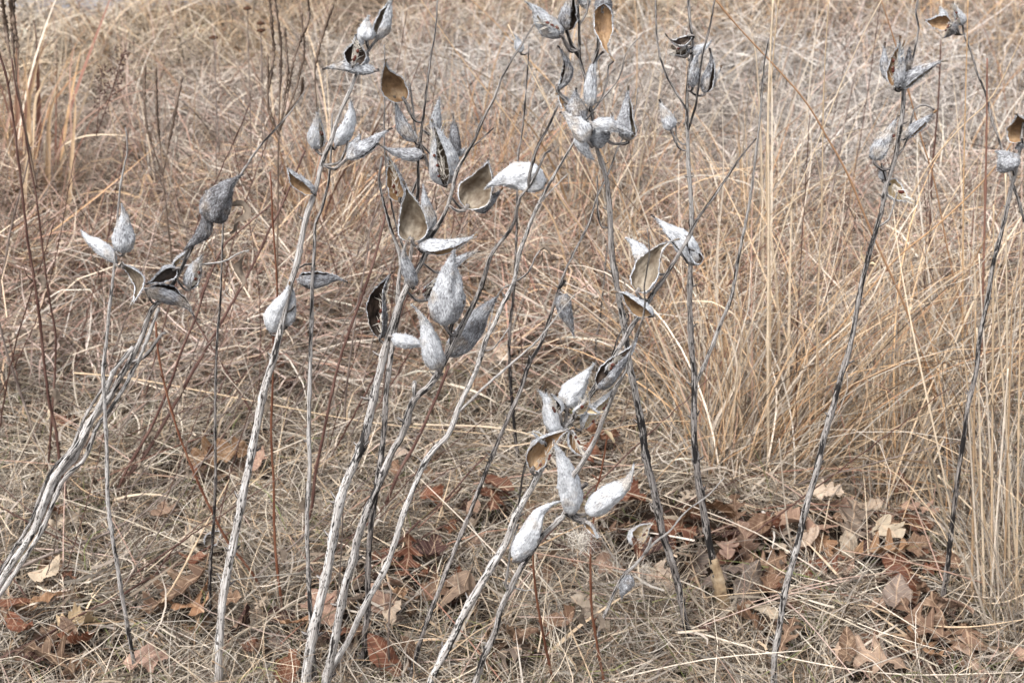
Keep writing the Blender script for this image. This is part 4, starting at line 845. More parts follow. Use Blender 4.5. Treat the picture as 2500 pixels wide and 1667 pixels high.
# x, y, size in px, colour, kind
LEAVES = """132,1277,62,r,oval 166,1275,78,p,red 499,1149,72,r,oval 542,1137,104,o,white 635,1153,60,t,maple 124,1428,80,p,oval 166,1436,42,r,red 39,1505,72,r,maple 58,1575,84,r,oval
197,1548,84,y,maple 174,1579,64,t,oval 194,1614,84,r,maple 128,1641,95,b,red 360,1641,92,t,maple 437,1486,120,b,red 476,1505,120,o,red 550,1501,66,b,white 581,1559,115,d,oval 480,1408,64,r,oval
403,1277,66,t,maple 120,1500,62,o,oval 705,1656,74,r,maple 639,1509,34,p,red 679,929,46,r,oval 153,1036,54,r,maple 200,879,74,b,oval 329,632,52,r,oval 139,643,34,r,maple
972,1122,50,p,oval 968,1149,40,b,maple 1061,1230,62,r,maple 1200,1246,92,r,red 1107,1300,66,p,maple 1157,1281,56,t,oval 1053,1393,88,d,maple 999,1408,84,r,red 937,1389,70,r,maple
929,1497,80,t,maple 1134,1478,120,t,maple 1068,1466,70,b,maple 1037,1447,62,r,oval 975,1486,38,o,oval 786,1524,94,t,maple 728,1567,66,o,red 941,1637,92,r,oval 848,1575,56,r,maple 880,1590,60,b,oval
1258,1583,92,b,maple 1204,1641,115,b,red 1281,1633,84,d,maple 809,1436,70,b,maple 863,1524,62,g,oval 960,1528,64,p,oval 1219,1242,66,r,oval 1436,1161,56,r,maple 1471,1110,84,r,maple
1533,1261,72,r,maple 1626,1312,110,r,red 1560,1354,80,r,oval 1715,1305,110,o,white 1773,1374,80,t,white 1816,1374,84,t,white 1761,1436,115,g,white 1607,1424,96,p,white 1676,1269,50,p,red
1599,1377,66,d,oval 1479,1408,52,t,maple 1335,1366,58,t,maple 1243,1343,42,p,maple 1378,1548,90,b,oval 1448,1550,100,p,white 1289,1586,60,b,oval 1227,1640,105,g,red 1719,1551,56,d,maple
1839,1517,112,p,white 1819,1536,76,b,maple 1827,1463,84,g,oval 1874,1478,66,r,maple 1703,1416,60,g,maple 1874,1408,70,b,red 1881,1331,56,r,maple 1363,1358,44,d,oval
1920,1312,84,t,white 1986,1319,108,t,white 1912,1366,64,p,red 1966,1366,52,p,oval 2005,1358,62,o,maple 2009,1397,92,r,red 1870,1466,66,b,maple 1889,1420,70,b,oval 2005,1234,66,p,white
2079,1292,96,g,white 2121,1269,50,p,oval 2160,1331,90,p,white 2071,1346,62,p,oval 2218,1288,88,r,oval 2148,1393,96,o,red 2222,1354,80,b,maple 2210,1428,115,r,oval 2241,1269,66,t,red
2199,1199,48,r,maple 2404,1122,56,b,maple 2315,1408,46,b,oval 2133,1505,50,t,maple 2179,1521,92,g,oval 2315,1536,92,t,oval 2237,1575,96,b,red 2307,1563,118,b,red 2354,1590,126,b,red
2245,1621,95,o,red 2373,1641,105,t,red 2117,1645,120,t,red 1916,1594,76,b,red 2489,1645,66,t,oval 1307,830,60,t,maple 1345,840,66,t,red 1290,882,70,b,white 1370,870,76,t,white 1400,902,56,p,maple
1320,922,66,b,red 1385,850,60,d,oval 1225,935,54,p,oval 1620,895,50,p,maple 1430,870,50,b,oval 1360,905,50,r,maple 1961,711,54,r,maple 2086,675,30,d,maple 1335,785,60,t,white 1385,925,50,b,oval 1255,870,46,b,maple 1560,1060,40,g,oval
2440,1190,40,g,oval 1790,1300,60,b,red 2030,1290,60,b,oval 2250,1480,60,b,maple 2060,1640,70,b,oval 90,1630,60,d,oval 620,1620,60,r,oval 1000,1640,60,b,oval 1340,1120,40,b,oval 1500,1310,60,b,red 1845,1340,60,b,oval"""
def lay_leaf(px, py, size, c, kind, rg, z=None, name='fallen_leaf'):
    g = ground(px, py, .03); zz = gz(g[0], g[1]) + (rg.uniform(.048, .078) if z is None else z)
    if py < 1000: zz += .02
    o = bpy.data.objects.new(name, LV[kind][rg.integers(0, 7)]); COL.objects.link(o)
    s = size * 1.22 * mpp(g) * (1.25 if kind in ('white', 'red', 'oval') else 1.0)
    o.location = (g[0], g[1], zz); o.scale = (s * rg.uniform(.85, 1.1), s, s * (1 if rg.random() < .75 else -1))
    o.rotation_euler = (rg.normal() * .36 + .16, rg.normal() * .36, rg.uniform(0, 6.28))
    col = np.array(LC[c]) * rg.uniform(.65, 1.2) * (1 + .02 * rg.normal(size=3)); o.color = (*np.clip(col, 0, 1), 1)
    return o
rg = np.random.default_rng(5); done = []
HEAPS = [(170, 1290, 'at the foot of the leaning stalk'), (520, 1150, 'by the thin black stalk'), (150, 1570, 'in the bottom left litter'), (470, 1500, 'in the oak heap by the thin black stalk'), (1010, 1420, 'in the heap right of the near grey stalk'),
         (950, 1590, 'near the bottom between the white stalks'), (1130, 1270, 'on the grass under the small silk'), (1240, 1620, 'in the litter behind the forked stalk'), (1600, 1330, 'in the heap by the dark curved foot'), (1780, 1400, 'beside the stripped tan foot'),
         (1840, 1500, 'just left of the black-and-white stalk foot'), (1960, 1340, 'in the heap behind the black-and-white stalk'), (2150, 1320, 'in the hollow under the grass tussock'), (2180, 1410, 'left of the jet black foot'), (2310, 1580, 'in the oak heap below the jet black foot'),
         (2120, 1640, 'at the bottom edge on the right'), (1340, 870, 'in the far leaf patch behind the diagonal stalk'), (1400, 1550, 'on the grass beside the rust stalk'), (790, 1500, 'beside the stout white stalk'), (330, 1650, 'at the bottom edge on the left'), (1450, 1130, 'behind the white forked pods'), (2400, 1130, 'under the far right grass'), (200, 750, 'in the far thatch on the left'), (2010, 700, 'in the far thatch on the right'), (640, 1000, 'behind the speckled stalk'), (1350, 1370, 'under the white silk')]
def where(x, y): return min(HEAPS, key=lambda h: (h[0] - x) ** 2 + ((h[1] - y) * 1.4) ** 2)[2]
for tok in LEAVES.split():
    x, y, s, c, k = tok.split(','); x, y, s = int(x), int(y), int(s)
    o = lay_leaf(x, y, s, c, k, rg); tag(o, f"{LN[c]} {LK[k]} {where(x, y)}", 'leaf', 'fallen leaves in the dry grass')
    done.append((x, y, o))
# smaller, half buried scraps round the heaps
for k in range(250):
    x0, y0, o0 = done[rg.integers(0, len(done))]
    if y0 < 780: continue
    x, y = x0 + rg.normal() * 45, y0 + rg.normal() * 24; c = rg.choice(list('rbrddbgtbdotpg')); kd = rg.choice(['white', 'red', 'maple', 'oval'])
    if not (0 < x < 2500 and y < 1660): continue
    o = lay_leaf(x, y, rg.uniform(34, 76), c, kd, rg, z=rg.uniform(.012, .045), name='leaf_scrap')
    tag(o, f"buried {LN[c]} {LK[kd].replace('oak ', '')} {where(x, y)}", 'leaf', 'half buried leaves under the thatch')

# ================================================================== grass
PAL = {'straw': [srgb(232, 210, 172), srgb(218, 190, 148), srgb(238, 222, 194), srgb(206, 172, 128)],
       'gold': [srgb(212, 172, 120), srgb(200, 158, 108), srgb(222, 188, 142), srgb(186, 142, 98)],
       'rusty': [srgb(188, 144, 114), srgb(174, 126, 100), srgb(202, 164, 136), srgb(156, 112, 90)],
       'pink': [srgb(208, 176, 152), srgb(196, 160, 136), srgb(218, 190, 168), srgb(182, 148, 126)],
       'grey': [srgb(190, 178, 162), srgb(172, 160, 146), srgb(208, 198, 182), srgb(154, 142, 128)],
       'thatch': [srgb(206, 192, 168), srgb(188, 172, 148), srgb(168, 152, 130), srgb(220, 208, 186), srgb(146, 128, 108), srgb(196, 176, 150)],
       'dark': [srgb(118, 98, 82), srgb(98, 80, 68), srgb(134, 112, 92)],
       'green': [srgb(112, 122, 72), srgb(128, 134, 84), srgb(142, 142, 96)]}
PAL = {k: np.array(v) for k, v in PAL.items()}
for k in PAL:
    if k not in ('green', 'dark'): m_ = PAL[k].mean(1, keepdims=True); PAL[k] = (m_ + (PAL[k] - m_) * .86) * np.array([1.0, .98, 1.035] if k in ('pink', 'rusty') else ([1.0, .985, 1.035] if k in ('straw', 'gold') else [1.0, .99, .99]))
def ribbons(root, az, th0, kap, L, W, col, seg=4, wig=None, seed=0, twist=None):
    """curved tapering blades. root (n,3); az azimuth; th0 angle from the vertical; kap total bending; returns Pile content arrays"""
    n = len(root); rg = np.random.default_rng(seed); s = np.linspace(0, 1, seg + 1)
    th = th0[:, None] + kap[:, None] * s[None] ** 1.3; a = az[:, None] + (wig if wig is not None else np.zeros(n))[:, None] * s[None]
    d = np.stack([np.sin(th) * np.cos(a), np.sin(th) * np.sin(a), np.cos(th)], -1)
    C = root[:, None] + np.concatenate([np.zeros((n, 1, 3)), np.cumsum((d[:, :-1] + d[:, 1:]) / 2 * (L[:, None, None] / seg), 1)], 1)
    C[..., 2] = np.maximum(C[..., 2], gz(C[..., 0], C[..., 1]) + .003 + .004 * rg.random((n, 1)))
    tw = (rg.uniform(0, np.pi, n) if twist is None else rg.normal(size=n) * twist)[:, None] + rg.normal(size=n)[:, None] * .8 * s[None]
    hor = np.stack([-np.sin(a), np.cos(a), np.zeros_like(a)], -1); up = np.cross(d, hor)
    sd = np.cos(tw)[..., None] * hor + np.sin(tw)[..., None] * up
    wp = W[:, None] / 2 * np.clip((1 - s[None] ** 2.2), .06, 1)
    V = np.stack([C - sd * wp[..., None], C + sd * wp[..., None]], 2).reshape(n, -1, 3)
    b = np.arange(n)[:, None, None] * (2 * seg + 2); q = np.arange(seg)[None, :, None] * 2
    F = (b + q + np.array([0, 1, 3, 2])[None, None]).reshape(-1, 4)
    c = np.repeat(col[:, None], 2 * seg + 2, 1); c = np.concatenate([c, np.ones(c.shape[:2] + (1,))], -1)
    return V.reshape(-1, 3), F, c.reshape(-1, 4)
def pick(rg, n, weights):
    names = list(weights); p = np.array([weights[k] for k in names], float); p /= p.sum(); ch = rg.choice(len(names), n, p=p); out = np.zeros((n, 3))
    for i, k in enumerate(names):
        m = ch == i; out[m] = PAL[k][rg.integers(0, len(PAL[k]), m.sum())]
    return np.clip(out * (rg.uniform(.22, 1.1, n) ** .75)[:, None] * 1.16, 0, 1)
def fieldn(x, y, f, seed):      # smooth pseudo noise, -1..1
    v = 0
    rg = np.random.default_rng(seed)
    for k in range(5):
        a = rg.uniform(0, 6.28); ff = f * rg.uniform(.6, 1.9); v = v + np.sin((x * np.cos(a) + y * np.sin(a)) * ff + rg.uniform(0, 6.28))
    return v / 3.0
HOLES = [(ground(x, y)[0], ground(x, y)[1], s * mpp(ground(x, y)) * .55) for x, y, s in [(int(t.split(',')[0]), int(t.split(',')[1]), int(t.split(',')[2])) for t in LEAVES.split()]]
def thatch(name, n, y0, y1, power, Lr, Wr, th, kap, z, weights, seed, label, thin=.0, seg=3, wg=1.1, zone=.35):
    rg = np.random.default_rng(seed)
    u = rg.random(n); p = 1 - power; Y = (y0 ** p + u * (y1 ** p - y0 ** p)) ** (1 / p); X = rg.uniform(-1, 1, n) * (.46 * Y + .35)
    keep = np.ones(n, bool)
    if thin:        # sparser where a leaf lies
        for hx, hy, hr in HOLES: keep &= ~(((X - hx) ** 2 + ((Y - hy) * .8) ** 2 < (hr * 1.35) ** 2) & (rg.random(n) < thin))
    if y0 > 2: keep &= Y < np.interp(X, [a for a, b in PATH_EDGE], [b for a, b in PATH_EDGE]) + rg.uniform(-.12, .06, n)
    if y0 < 2: keep &= ~((fieldn(X, Y, 26, 801) + .6 * fieldn(X, Y, 60, 802) < -.5) & (rg.random(n) < .85))
    X, Y = X[keep], Y[keep]; n = len(X)
    sw = fieldn(X, Y, 5, seed + 1); mound = np.clip(fieldn(X, Y, 9, 500) * 1.3, -1, 1)
    az = sw * 3.4 + rg.normal(size=n) * .75 + (rg.random(n) < .4) * np.pi
    L = rg.uniform(*Lr, n) * np.exp(.25 * rg.normal(size=n)); W = rg.uniform(*Wr, n)
    Z = gz(X, Y) + rg.uniform(0, z, n) * np.clip(1 + .95 * mound, .05, 2)
    t0 = np.radians(rg.uniform(*th, n)); kp = rg.uniform(*kap, n)
    col = pick(rg, n, weights); patch = fieldn(X, Y * (1 if y0 < 2 else 1.5), 3.1 if y0 < 2 else 1.9, 700)
    col = col * (1 + .10 * patch[:, None] * np.array([1.0, .8, .6]))
    if y0 > 2: col = col * (1 + .16 * patch[:, None])
    if y0 > 2:      # other kinds of grass grow in patches: bleached grey-beige ones and golden ones further back
        pale = np.zeros(n)
        for (px_, py_, sx, sy) in ((450, 290, .9, .55), (1480, 300, .7, .6), (2000, 230, 1.1, .8), (900, 200, .8, .6), (2080, 430, .6, .35)):
            q_ = ground(px_, py_); pale += np.exp(-(((X - q_[0]) / sx) ** 2 + ((Y - q_[1]) / sy) ** 2))
        pale = np.clip(pale * (1 + .3 * fieldn(X, Y, 6, 55)), 0, 1)[:, None] * .75; lm = col.mean(1, keepdims=True)
        col = col * (1 - pale) + pale * np.clip(lm * 1.1 + .05, 0, .8) * np.array([1.06, 1.0, .93])
        gd = np.clip((Y - 5.7) / .8, 0, 1) * .5
        for (px_, py_, sx, sy) in ((60, 200, .5, 1.0), (330, 90, .9, .7), (700, 70, .8, .8), (1500, 60, .5, .6)):
            q_ = ground(px_, py_); gd = gd + .7 * np.exp(-(((X - q_[0]) / sx) ** 2 + ((Y - q_[1]) / sy) ** 2))
        gd = np.clip(gd, 0, .75)[:, None]; col = col * (1 - gd) + gd * lm * np.array([1.40, 1.10, .72])
    lum = col.mean(1, keepdims=True); g_ = np.clip(patch, 0, 1)[:, None] * zone * 1.6; r_ = np.clip(-patch, 0, 1)[:, None] * zone * 1.4
    col = col * (1 - g_) + g_ * lum * np.array([1.12, 1.05, .98]); col = col * (1 - r_) + r_ * lum * np.array([1.22, .92, .70])
    return ribbons(np.stack([X, Y, Z], -1), az, t0, kp, L, W, np.clip(col, 0, 1), seg, wig=rg.normal(size=n) * wg, seed=seed, twist=.7)
def stuff(name, parts, label):
    P = Pile()
    for V, F, c in parts: P.add(V, F, Col=c)
    o = link(name, P.mesh(name), M['blade']); o['kind'] = 'stuff'; o['label'] = label; return o
near_w = {'thatch': 6, 'grey': 4, 'straw': 1.5, 'dark': 2.4, 'pink': .2, 'green': .5}
stuff('matted_grass', [thatch('a', 78000, 1.45, 3.4, 1.3, (.05, .16), (.0012, .0027), (62, 100), (-.6, .9), .034, near_w, 21, '', .93, zone=.06),
                       thatch('b', 50000, 1.45, 3.4, 1.3, (.07, .19), (.0010, .0021), (12, 80), (.5, 2.6), .018, {**near_w, 'straw': 2.5}, 22, '', .95, seg=5, wg=2.0, zone=.06),
                       thatch('b2', 5200, 1.45, 3.4, 1.3, (.06, .16), (.003, .0055), (55, 95), (-.6, 1.2), .045, {'grey': 3, 'straw': 2, 'thatch': 2}, 23, '', .7, seg=5, wg=1.6)], "matted pale dead grass covering the soil between the leaves")
far_w = {'pink': 4.0, 'rusty': 1.5, 'grey': 3.4, 'straw': 2.8, 'thatch': 2.6, 'dark': 1.1, 'gold': .6}
stuff('tangled_grass', [thatch('c', 95000, 2.75, 8.3, 1.4, (.09, .26), (.0020, .0044), (50, 100), (-.5, 1.0), .12, far_w, 31, '', zone=.4),
                        thatch('d', 24000, 2.95, 8.3, 1.3, (.14, .40), (.0020, .0040), (10, 80), (.2, 1.9), .05, {**far_w, 'gold': 1.2}, 32, '', seg=5, zone=.4)], "tangled tan and rust dead grass rising away from the litter")
# fresh green shoots
def shoots():
    rg = np.random.default_rng(77); spots = [(1545, 1330), (1330, 1640), (1540, 1560), (1480, 1600), (1190, 1270), (840, 1610), (1860, 1390), (1660, 1580), (1820, 1440), (1400, 1300), (560, 1380), (210, 1500), (340, 1620), (1140, 1600), (1960, 1600), (420, 1090), (500, 1280), (215, 1240), (1270, 1110), (1960, 1560), (2480, 1500)]
    R, = [[]]
    for x, y in spots:
        g = ground(x, y); k = rg.integers(6, 16); R.append(np.stack([g[0] + rg.normal(size=k) * .02, g[1] + rg.normal(size=k) * .02, np.full(k, .01)], -1))
    R = np.vstack(R); n = len(R)
    return ribbons(R, rg.uniform(0, 6.28, n), np.radians(rg.uniform(5, 45, n)), rg.uniform(.2, 1.2, n), rg.uniform(.03, .08, n), rg.uniform(.0012, .0024, n), pick(rg, n, {'green': 1}), 4, seed=3)
stuff('green_shoots', [shoots()], "few short green grass shoots showing through the dead thatch")

# ---- tussocks: each one a thing; the blades that stand out are its parts
def one_blade(parent, base, pts3, w, col, seed=0, seg=None, flat=True, name='blade'):
    C = spline(pts3, .012); n = len(C); T, A, B = frames(C); rg = np.random.default_rng(seed); s = np.linspace(0, 1, n)
    tw = rg.uniform(-.6, .6) + rg.normal() * 1.6 * s; sd = np.cos(tw)[:, None] * A + np.sin(tw)[:, None] * B; up = -np.sin(tw)[:, None] * A + np.cos(tw)[:, None] * B
    W = (w / 2 * np.clip(1.02 - s ** 2.5, .08, 1) * (1 - .25 * np.exp(-s * 9)))[:, None]
    V = np.stack([C - sd * W + up * W * .35, C - up * W * .12, C + sd * W + up * W * .35], 1); i = np.arange(n - 1)[:, None] * 3; j = np.arange(2)[None]
    F = np.stack([i + j, i + j + 1, i + 3 + j + 1, i + 3 + j], -1).reshape(-1, 4)
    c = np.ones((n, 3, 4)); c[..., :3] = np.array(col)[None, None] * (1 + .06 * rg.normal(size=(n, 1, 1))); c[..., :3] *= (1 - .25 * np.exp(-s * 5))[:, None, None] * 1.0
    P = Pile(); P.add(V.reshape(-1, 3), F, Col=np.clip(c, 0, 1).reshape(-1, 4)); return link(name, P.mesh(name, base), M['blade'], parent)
def straw(parent, base, pts3, w, col, seed=0, name='straw'):
    C = spline(pts3, .02); n = len(C); rg = np.random.default_rng(seed); R = np.linspace(w, w * .45, n) / 2
    for k in range(int(n / 9) + 1):
        i = rg.integers(0, n); R[i] *= 1.35
    V, F, T, sc = tube(C, R, 5, .05, seed); P = Pile(); P.add(V, F, T, Col=np.clip(np.array(col) * rg.uniform(.9, 1.05), 0, 1)); return link(name, P.mesh(name, base), M['blade'], parent)
CL = []
def tussock(label, px, py, rad, n, nb, Lr, Wr, az0, azs, th, kap, weights, seed, name='grass_tussock', group='dry bunch grass tussocks', nbW=None, dep=1.5, arch=.8):
    g = ground(px, py); rg = np.random.default_rng(seed); t = thing(name, label, 'grass tussock', g, group); r = rad * mpp(g)
    def gen(k, lr, wr, seg, th=th, kap=kap):
        q = np.sqrt(rg.random(k)) * r; a = rg.uniform(0, 6.28, k); X = g[0] + q * np.cos(a); Y = g[1] + q * np.sin(a) * dep
        az = np.radians(az0) + 1.25 * np.radians(azs) * rg.normal(size=k) + .6 * np.cos(a) * 0
        return ribbons(np.stack([X, Y, gz(X, Y)], -1), az, np.radians(np.abs(rg.normal(size=k)) * (th[1] - th[0]) / 1.6 + th[0]), rg.uniform(*kap, k), rg.uniform(*lr, k), rg.uniform(*wr, k), pick(rg, k, weights), seg, wig=rg.normal(size=k) * 1.35, seed=seed + seg)
    V, F, c = gen(int(n * .30), (Lr[0] * .45, Lr[1] * .85), Wr, 7); P = Pile(); P.add(V, F, Col=c)
    o = link('fine_blades', P.mesh('fine_blades', g), M['blade'], t); o['kind'] = 'stuff'
    V, F, c = gen(int(n * .45), (min(.10, Lr[0] * .6), max(.12, Lr[0] * .75)), Wr, 6, (35, 85), (.2, 1.6)); P = Pile(); P.add(V, F, Col=c)
    o = link('lower_blades', P.mesh('lower_blades', g), M['blade'], t); o['kind'] = 'stuff'
    for k in range(int(nb * arch * .8)):       # long arching ones
        V, F, c = gen(1, (Lr[0], Lr[1] * 1.05), (Wr[1] * .9, Wr[1] * 1.4), 14, (6, 40), (.9, 2.4)); P = Pile(); P.add(V, F, Col=np.clip(c * 1.1, 0, 1)); link('blade', P.mesh('blade', g), M['blade'], t)
    wr = nbW or (Wr[1], Wr[1] * 1.9)
    for k in range(int(nb * .7)):
        V, F, c = gen(1, Lr, wr, 12); P = Pile(); P.add(V, F, Col=c); link('blade', P.mesh('blade', g), M['blade'], t)
    CL.append((px, py, t, g)); return t
W1 = {'gold': 1.6, 'straw': 5.0, 'rusty': .6, 'grey': 2.4, 'dark': .6}; W2 = {'straw': 4, 'grey': 3.5, 'gold': .8, 'dark': .5}; W3 = {'gold': 3, 'rusty': 2, 'straw': 2}
tussock("big straw tussock leaning right behind the black-and-white stalk", 1905, 1150, 100, 900, 60, (.45, .95), (.0014, .0026), 20, 40, (14, 52), (.1, 1.5), W1, 201)
tussock("straw tussock right of the stalk with the stripped foot", 1755, 1160, 80, 650, 45, (.4, .85), (.0013, .0025), 75, 55, (4, 32), (.1, 1.0), W1, 202)
tussock("upright straw tussock between the two right-hand stalks", 2150, 1180, 95, 700, 40, (.4, .85), (.0013, .0024), 60, 50, (5, 34), (.1, .9), {**W1, 'grey': 2}, 203)
tussock("tall pale tussock at the right edge, straws nearly vertical", 2430, 1330, 150, 560, 24, (.4, .85), (.0013, .0026), 90, 80, (2, 26), (.05, .9), W2, 204, arch=.2)
tussock("pale tussock at the bottom right corner", 2480, 1560, 80, 420, 14, (.25, .5), (.0012, .0022), 80, 80, (4, 30), (.1, .8), W2, 205)
tussock("tussock far right behind the jet black foot", 2330, 980, 90, 600, 25, (.4, .8), (.0016, .0028), 60, 60, (5, 35), (.1, 1.0), W1, 206)
tussock("arching straw tussock behind the dark curved stalk", 1600, 940, 90, 500, 30, (.4, .75), (.0015, .0028), 90, 90, (8, 45), (.3, 1.4), W1, 207)
tussock("broad-bladed tan tussock in the upper left", 90, 560, 80, 240, 26, (.5, .85), (.0022, .004), 100, 60, (2, 22), (.4, 2.2), {'gold': 3, 'rusty': 3, 'straw': 1}, 208, nbW=(.006, .011))
tussock("tan tussock left, behind the dark red stalks", 60, 760, 90, 320, 10, (.3, .55), (.0016, .003), 90, 80, (4, 35), (.1, 1.2), {'rusty': 2, 'pink': 2, 'straw': 1}, 209)
tussock("thin straw tussock behind the upright milkweed", 800, 620, 90, 420, 22, (.4, .8), (.002, .0034), 90, 70, (3, 22), (.1, .9), W3, 210)
tussock("thin straw tussock behind the big woolly pods", 1200, 560, 100, 420, 22, (.4, .8), (.002, .0034), 80, 70, (3, 26), (.1, 1.1), W3, 211)
tussock("loose straw tussock behind the pod cluster", 1450, 620, 100, 420, 26, (.45, .9), (.002, .0034), 80, 70, (4, 32), (.2, 1.2), W1, 212)
tussock("loose straw tussock behind the side branch", 1820, 700, 110, 480, 26, (.45, .85), (.0018, .0032), 80, 70, (4, 30), (.1, 1.1), W1, 213)
tussock("low bleached tussock between the white stalks at the bottom left", 660, 1480, 85, 560, 12, (.14, .28), (.0012, .002), 200, 60, (20, 75), (.4, 1.4), {'thatch': 3, 'grey': 2, 'straw': 1}, 214)
tussock("low bleached tussock at the bottom left edge of the speckled stalk", 560, 1640, 90, 420, 10, (.12, .24), (.0012, .002), 60, 90, (20, 75), (.4, 1.4), {'thatch': 3, 'grey': 2, 'straw': 1}, 215)
tussock("fine grey tussock at the bottom centre below the silk", 1380, 1440, 95, 700, 0, (.07, .14), (.0009, .0015), 90, 120, (15, 70), (.6, 2.0), {'thatch': 3, 'grey': 3}, 216)
tussock("fine grey tussock at the bottom right of centre", 1570, 1520, 110, 700, 0, (.06, .12), (.0009, .0015), 90, 120, (15, 70), (.6, 2.0), {'thatch': 3, 'grey': 3}, 217)
far_spots = [(260, 120, 'gold'), (420, 60, 'gold'), (600, 90, 'gold'), (760, 150, 'pink'), (330, 300, 'pink'), (520, 260, 'rusty'), (1000, 130, 'pink'), (1180, 90, 'pink'), (1350, 160, 'rusty'), (1560, 130, 'gold'), (1700, 210, 'pink'), (1900, 90, 'gold'), (2080, 150, 'pink'), (2300, 120, 'gold'), (2440, 220, 'gold'), (180, 430, 'rusty'), (420, 470, 'pink'), (640, 420, 'pink'), (880, 380, 'pink'), (1100, 330, 'pink'), (1330, 400, 'pink'), (1600, 420, 'rusty'), (1880, 400, 'pink'), (2120, 380, 'pink'), (2350, 450, 'gold'), (2480, 90, 'gold'), (60, 250, 'gold'), (700, 40, 'gold'), (1450, 50, 'gold'), (2200, 40, 'gold'), (1050, 30, 'pink'), (1780, 40, 'gold')]
for i, (x, y, k) in enumerate(far_spots):
    hue = {'gold': 'golden', 'pink': 'pinkish tan', 'rusty': 'rust-tinged'}[k]
    tussock(f"{hue} tussock in the field, {'far back' if y < 160 else 'middle distance'}", x, y + 60, 55, 230 if y < 160 else 150, 0, (.3, .65), (.0026, .0048), 90, 90, (6, 44), (.2, 1.7), {k: 3, 'straw': 1.5, 'grey': 1 if y > 250 else .3}, 230 + i, group='far tussocks in the field')

# traced single blades and straws (photograph pixels, root first); each belongs to the tussock it grows from
def traced(pts, w, pal, ci=0, kind='blade', Y0=None, root=None, seed=0, shade=1.0, dyt=0.0):
    r = root or pts[0]; Yr = ground(*r)[1] if Y0 is None else Y0; P = [atY(x, y, Yr + dyt * k / max(len(pts) - 1, 1)) for k, (x, y) in enumerate(pts)]
    if root: P = [ground(*root)] + P
    q = min(CL, key=lambda c: abs(c[3][0] - P[0][0]) + 1.5 * abs(c[3][1] - P[0][1])); col = PAL[pal][ci % len(PAL[pal])] * shade; ww = w * mpp(P[len(P) // 2])
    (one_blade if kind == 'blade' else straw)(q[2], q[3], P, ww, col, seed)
T = traced
T([(1780, 1120), (1790, 1000), (1807, 804), (1757, 746), (1718, 736), (1664, 737), (1604, 746)][::1], 9, 'straw', 0, root=(1785, 1180), seed=1)
T([(1740, 1050), (1800, 920), (1771, 790), (1736, 771), (1664, 786), (1611, 829), (1579, 886)], 8, 'straw', 2, root=(1750, 1170), seed=2)
T([(1560, 960), (1530, 880), (1486, 832), (1443, 821), (1414, 825), (1395, 845)], 8, 'straw', 0, root=(1585, 1010), seed=3)
T([(1900, 800), (1885, 600), (1861, 464), (1825, 425), (1771, 400), (1729, 395)], 9, 'straw', 0, root=(1900, 1100), seed=4)
T([(1700, 900), (1640, 760), (1560, 690), (1500, 640), (1479, 650)], 5, 'straw', 3, root=(1720, 1100), seed=5, kind='straw')
T([(1560, 790), (1479, 640), (1379, 500), (1300, 371), (1229, 271), (1171, 200), (1100, 107), (1021, -10)], 5, 'gold', 2, root=(1620, 960), seed=6, kind='straw')
T([(1600, 700), (1500, 440), (1440, 320), (1361, 221), (1307, 164), (1207, 54), (1129, -20)], 4, 'gold', 0, root=(1650, 900), seed=7, kind='straw')
T([(1876, 1100), (1875, 857), (1877, 500), (1876, 250), (1888, -10)], 9, 'straw', 0, root=(1878, 1180), seed=8, kind='straw')
T([(2000, 980), (1995, 857), (1995, 714), (2004, 560), (2007, 482), (1993, 386), (1964, 304), (1939, 286)], 8, 'straw', 1, root=(2000, 1150), seed=9)
T([(1990, 1050), (1998, 714), (2006, 500), (2012, 200), (2024, -10)], 5, 'straw', 1, root=(1985, 1180), seed=10, kind='straw')
T([(1880, 700), (1871, 393), (1886, 160), (1902, -10)], 6, 'straw', 1, root=(1880, 1120), seed=11, kind='straw')
T([(2310, 1060), (2230, 800), (2125, 560), (2071, 429), (2021, 339), (1954, 232), (1800, 64), (1740, -10)], 8, 'gold', 3, root=(2330, 1180), seed=12, kind='straw')
T([(2380, 900), (2320, 640), (2282, 446), (2250, 339), (2211, 196), (2186, 107), (2148, -10)], 6, 'gold', 3, root=(2400, 1100), seed=13, kind='straw')
T([(2350, 900), (2352, 500), (2357, 250), (2364, -10)], 5, 'gold', 0, root=(2350, 1150), seed=14, kind='straw')
T([(2395, 900), (2405, 500), (2409, 286), (2410, 143)], 8, 'rusty', 3, root=(2390, 1150), seed=15, kind='straw')
T([(1800, 900), (1870, 700), (1925, 518), (1979, 393), (2050, 214), (2110, 80), (2158, -10)], 5, 'straw', 0, root=(1790, 1120), seed=16, kind='straw')
T([(2000, 950), (2100, 720), (2186, 557), (2264, 411), (2346, 311), (2425, 232), (2510, 60)], 6, 'straw', 1, root=(1960, 1120), seed=17, kind='straw')
T([(1925, 900), (1936, 457), (1957, 321), (1970, 214), (1968, 161), (1950, 132)], 9, 'straw', 0, root=(1920, 1120), seed=18)
T([(2040, 980), (1993, 825), (1950, 786), (1907, 764), (1854, 775), (1821, 800)], 6, 'straw', 0, root=(2060, 1120), seed=19)
T([(2370, 1000), (2368, 875), (2300, 796), (2243, 736), (2193, 732), (2143, 743)], 7, 'straw', 2, root=(2360, 1150), seed=20)
T([(2380, 700), (2365, 600), (2350, 550), (2330, 532)], 12, 'straw', 0, root=(2370, 1150), seed=21)
T([(1950, 900), (2050, 800), (2180, 640), (2300, 540), (2420, 420), (2500, 300)], 6, 'gold', 1, root=(1930, 1130), seed=22, kind='straw')
T([(1970, 1000), (2100, 900), (2250, 740), (2380, 640), (2500, 560)], 6, 'straw', 1, root=(1940, 1130), seed=23, kind='straw')
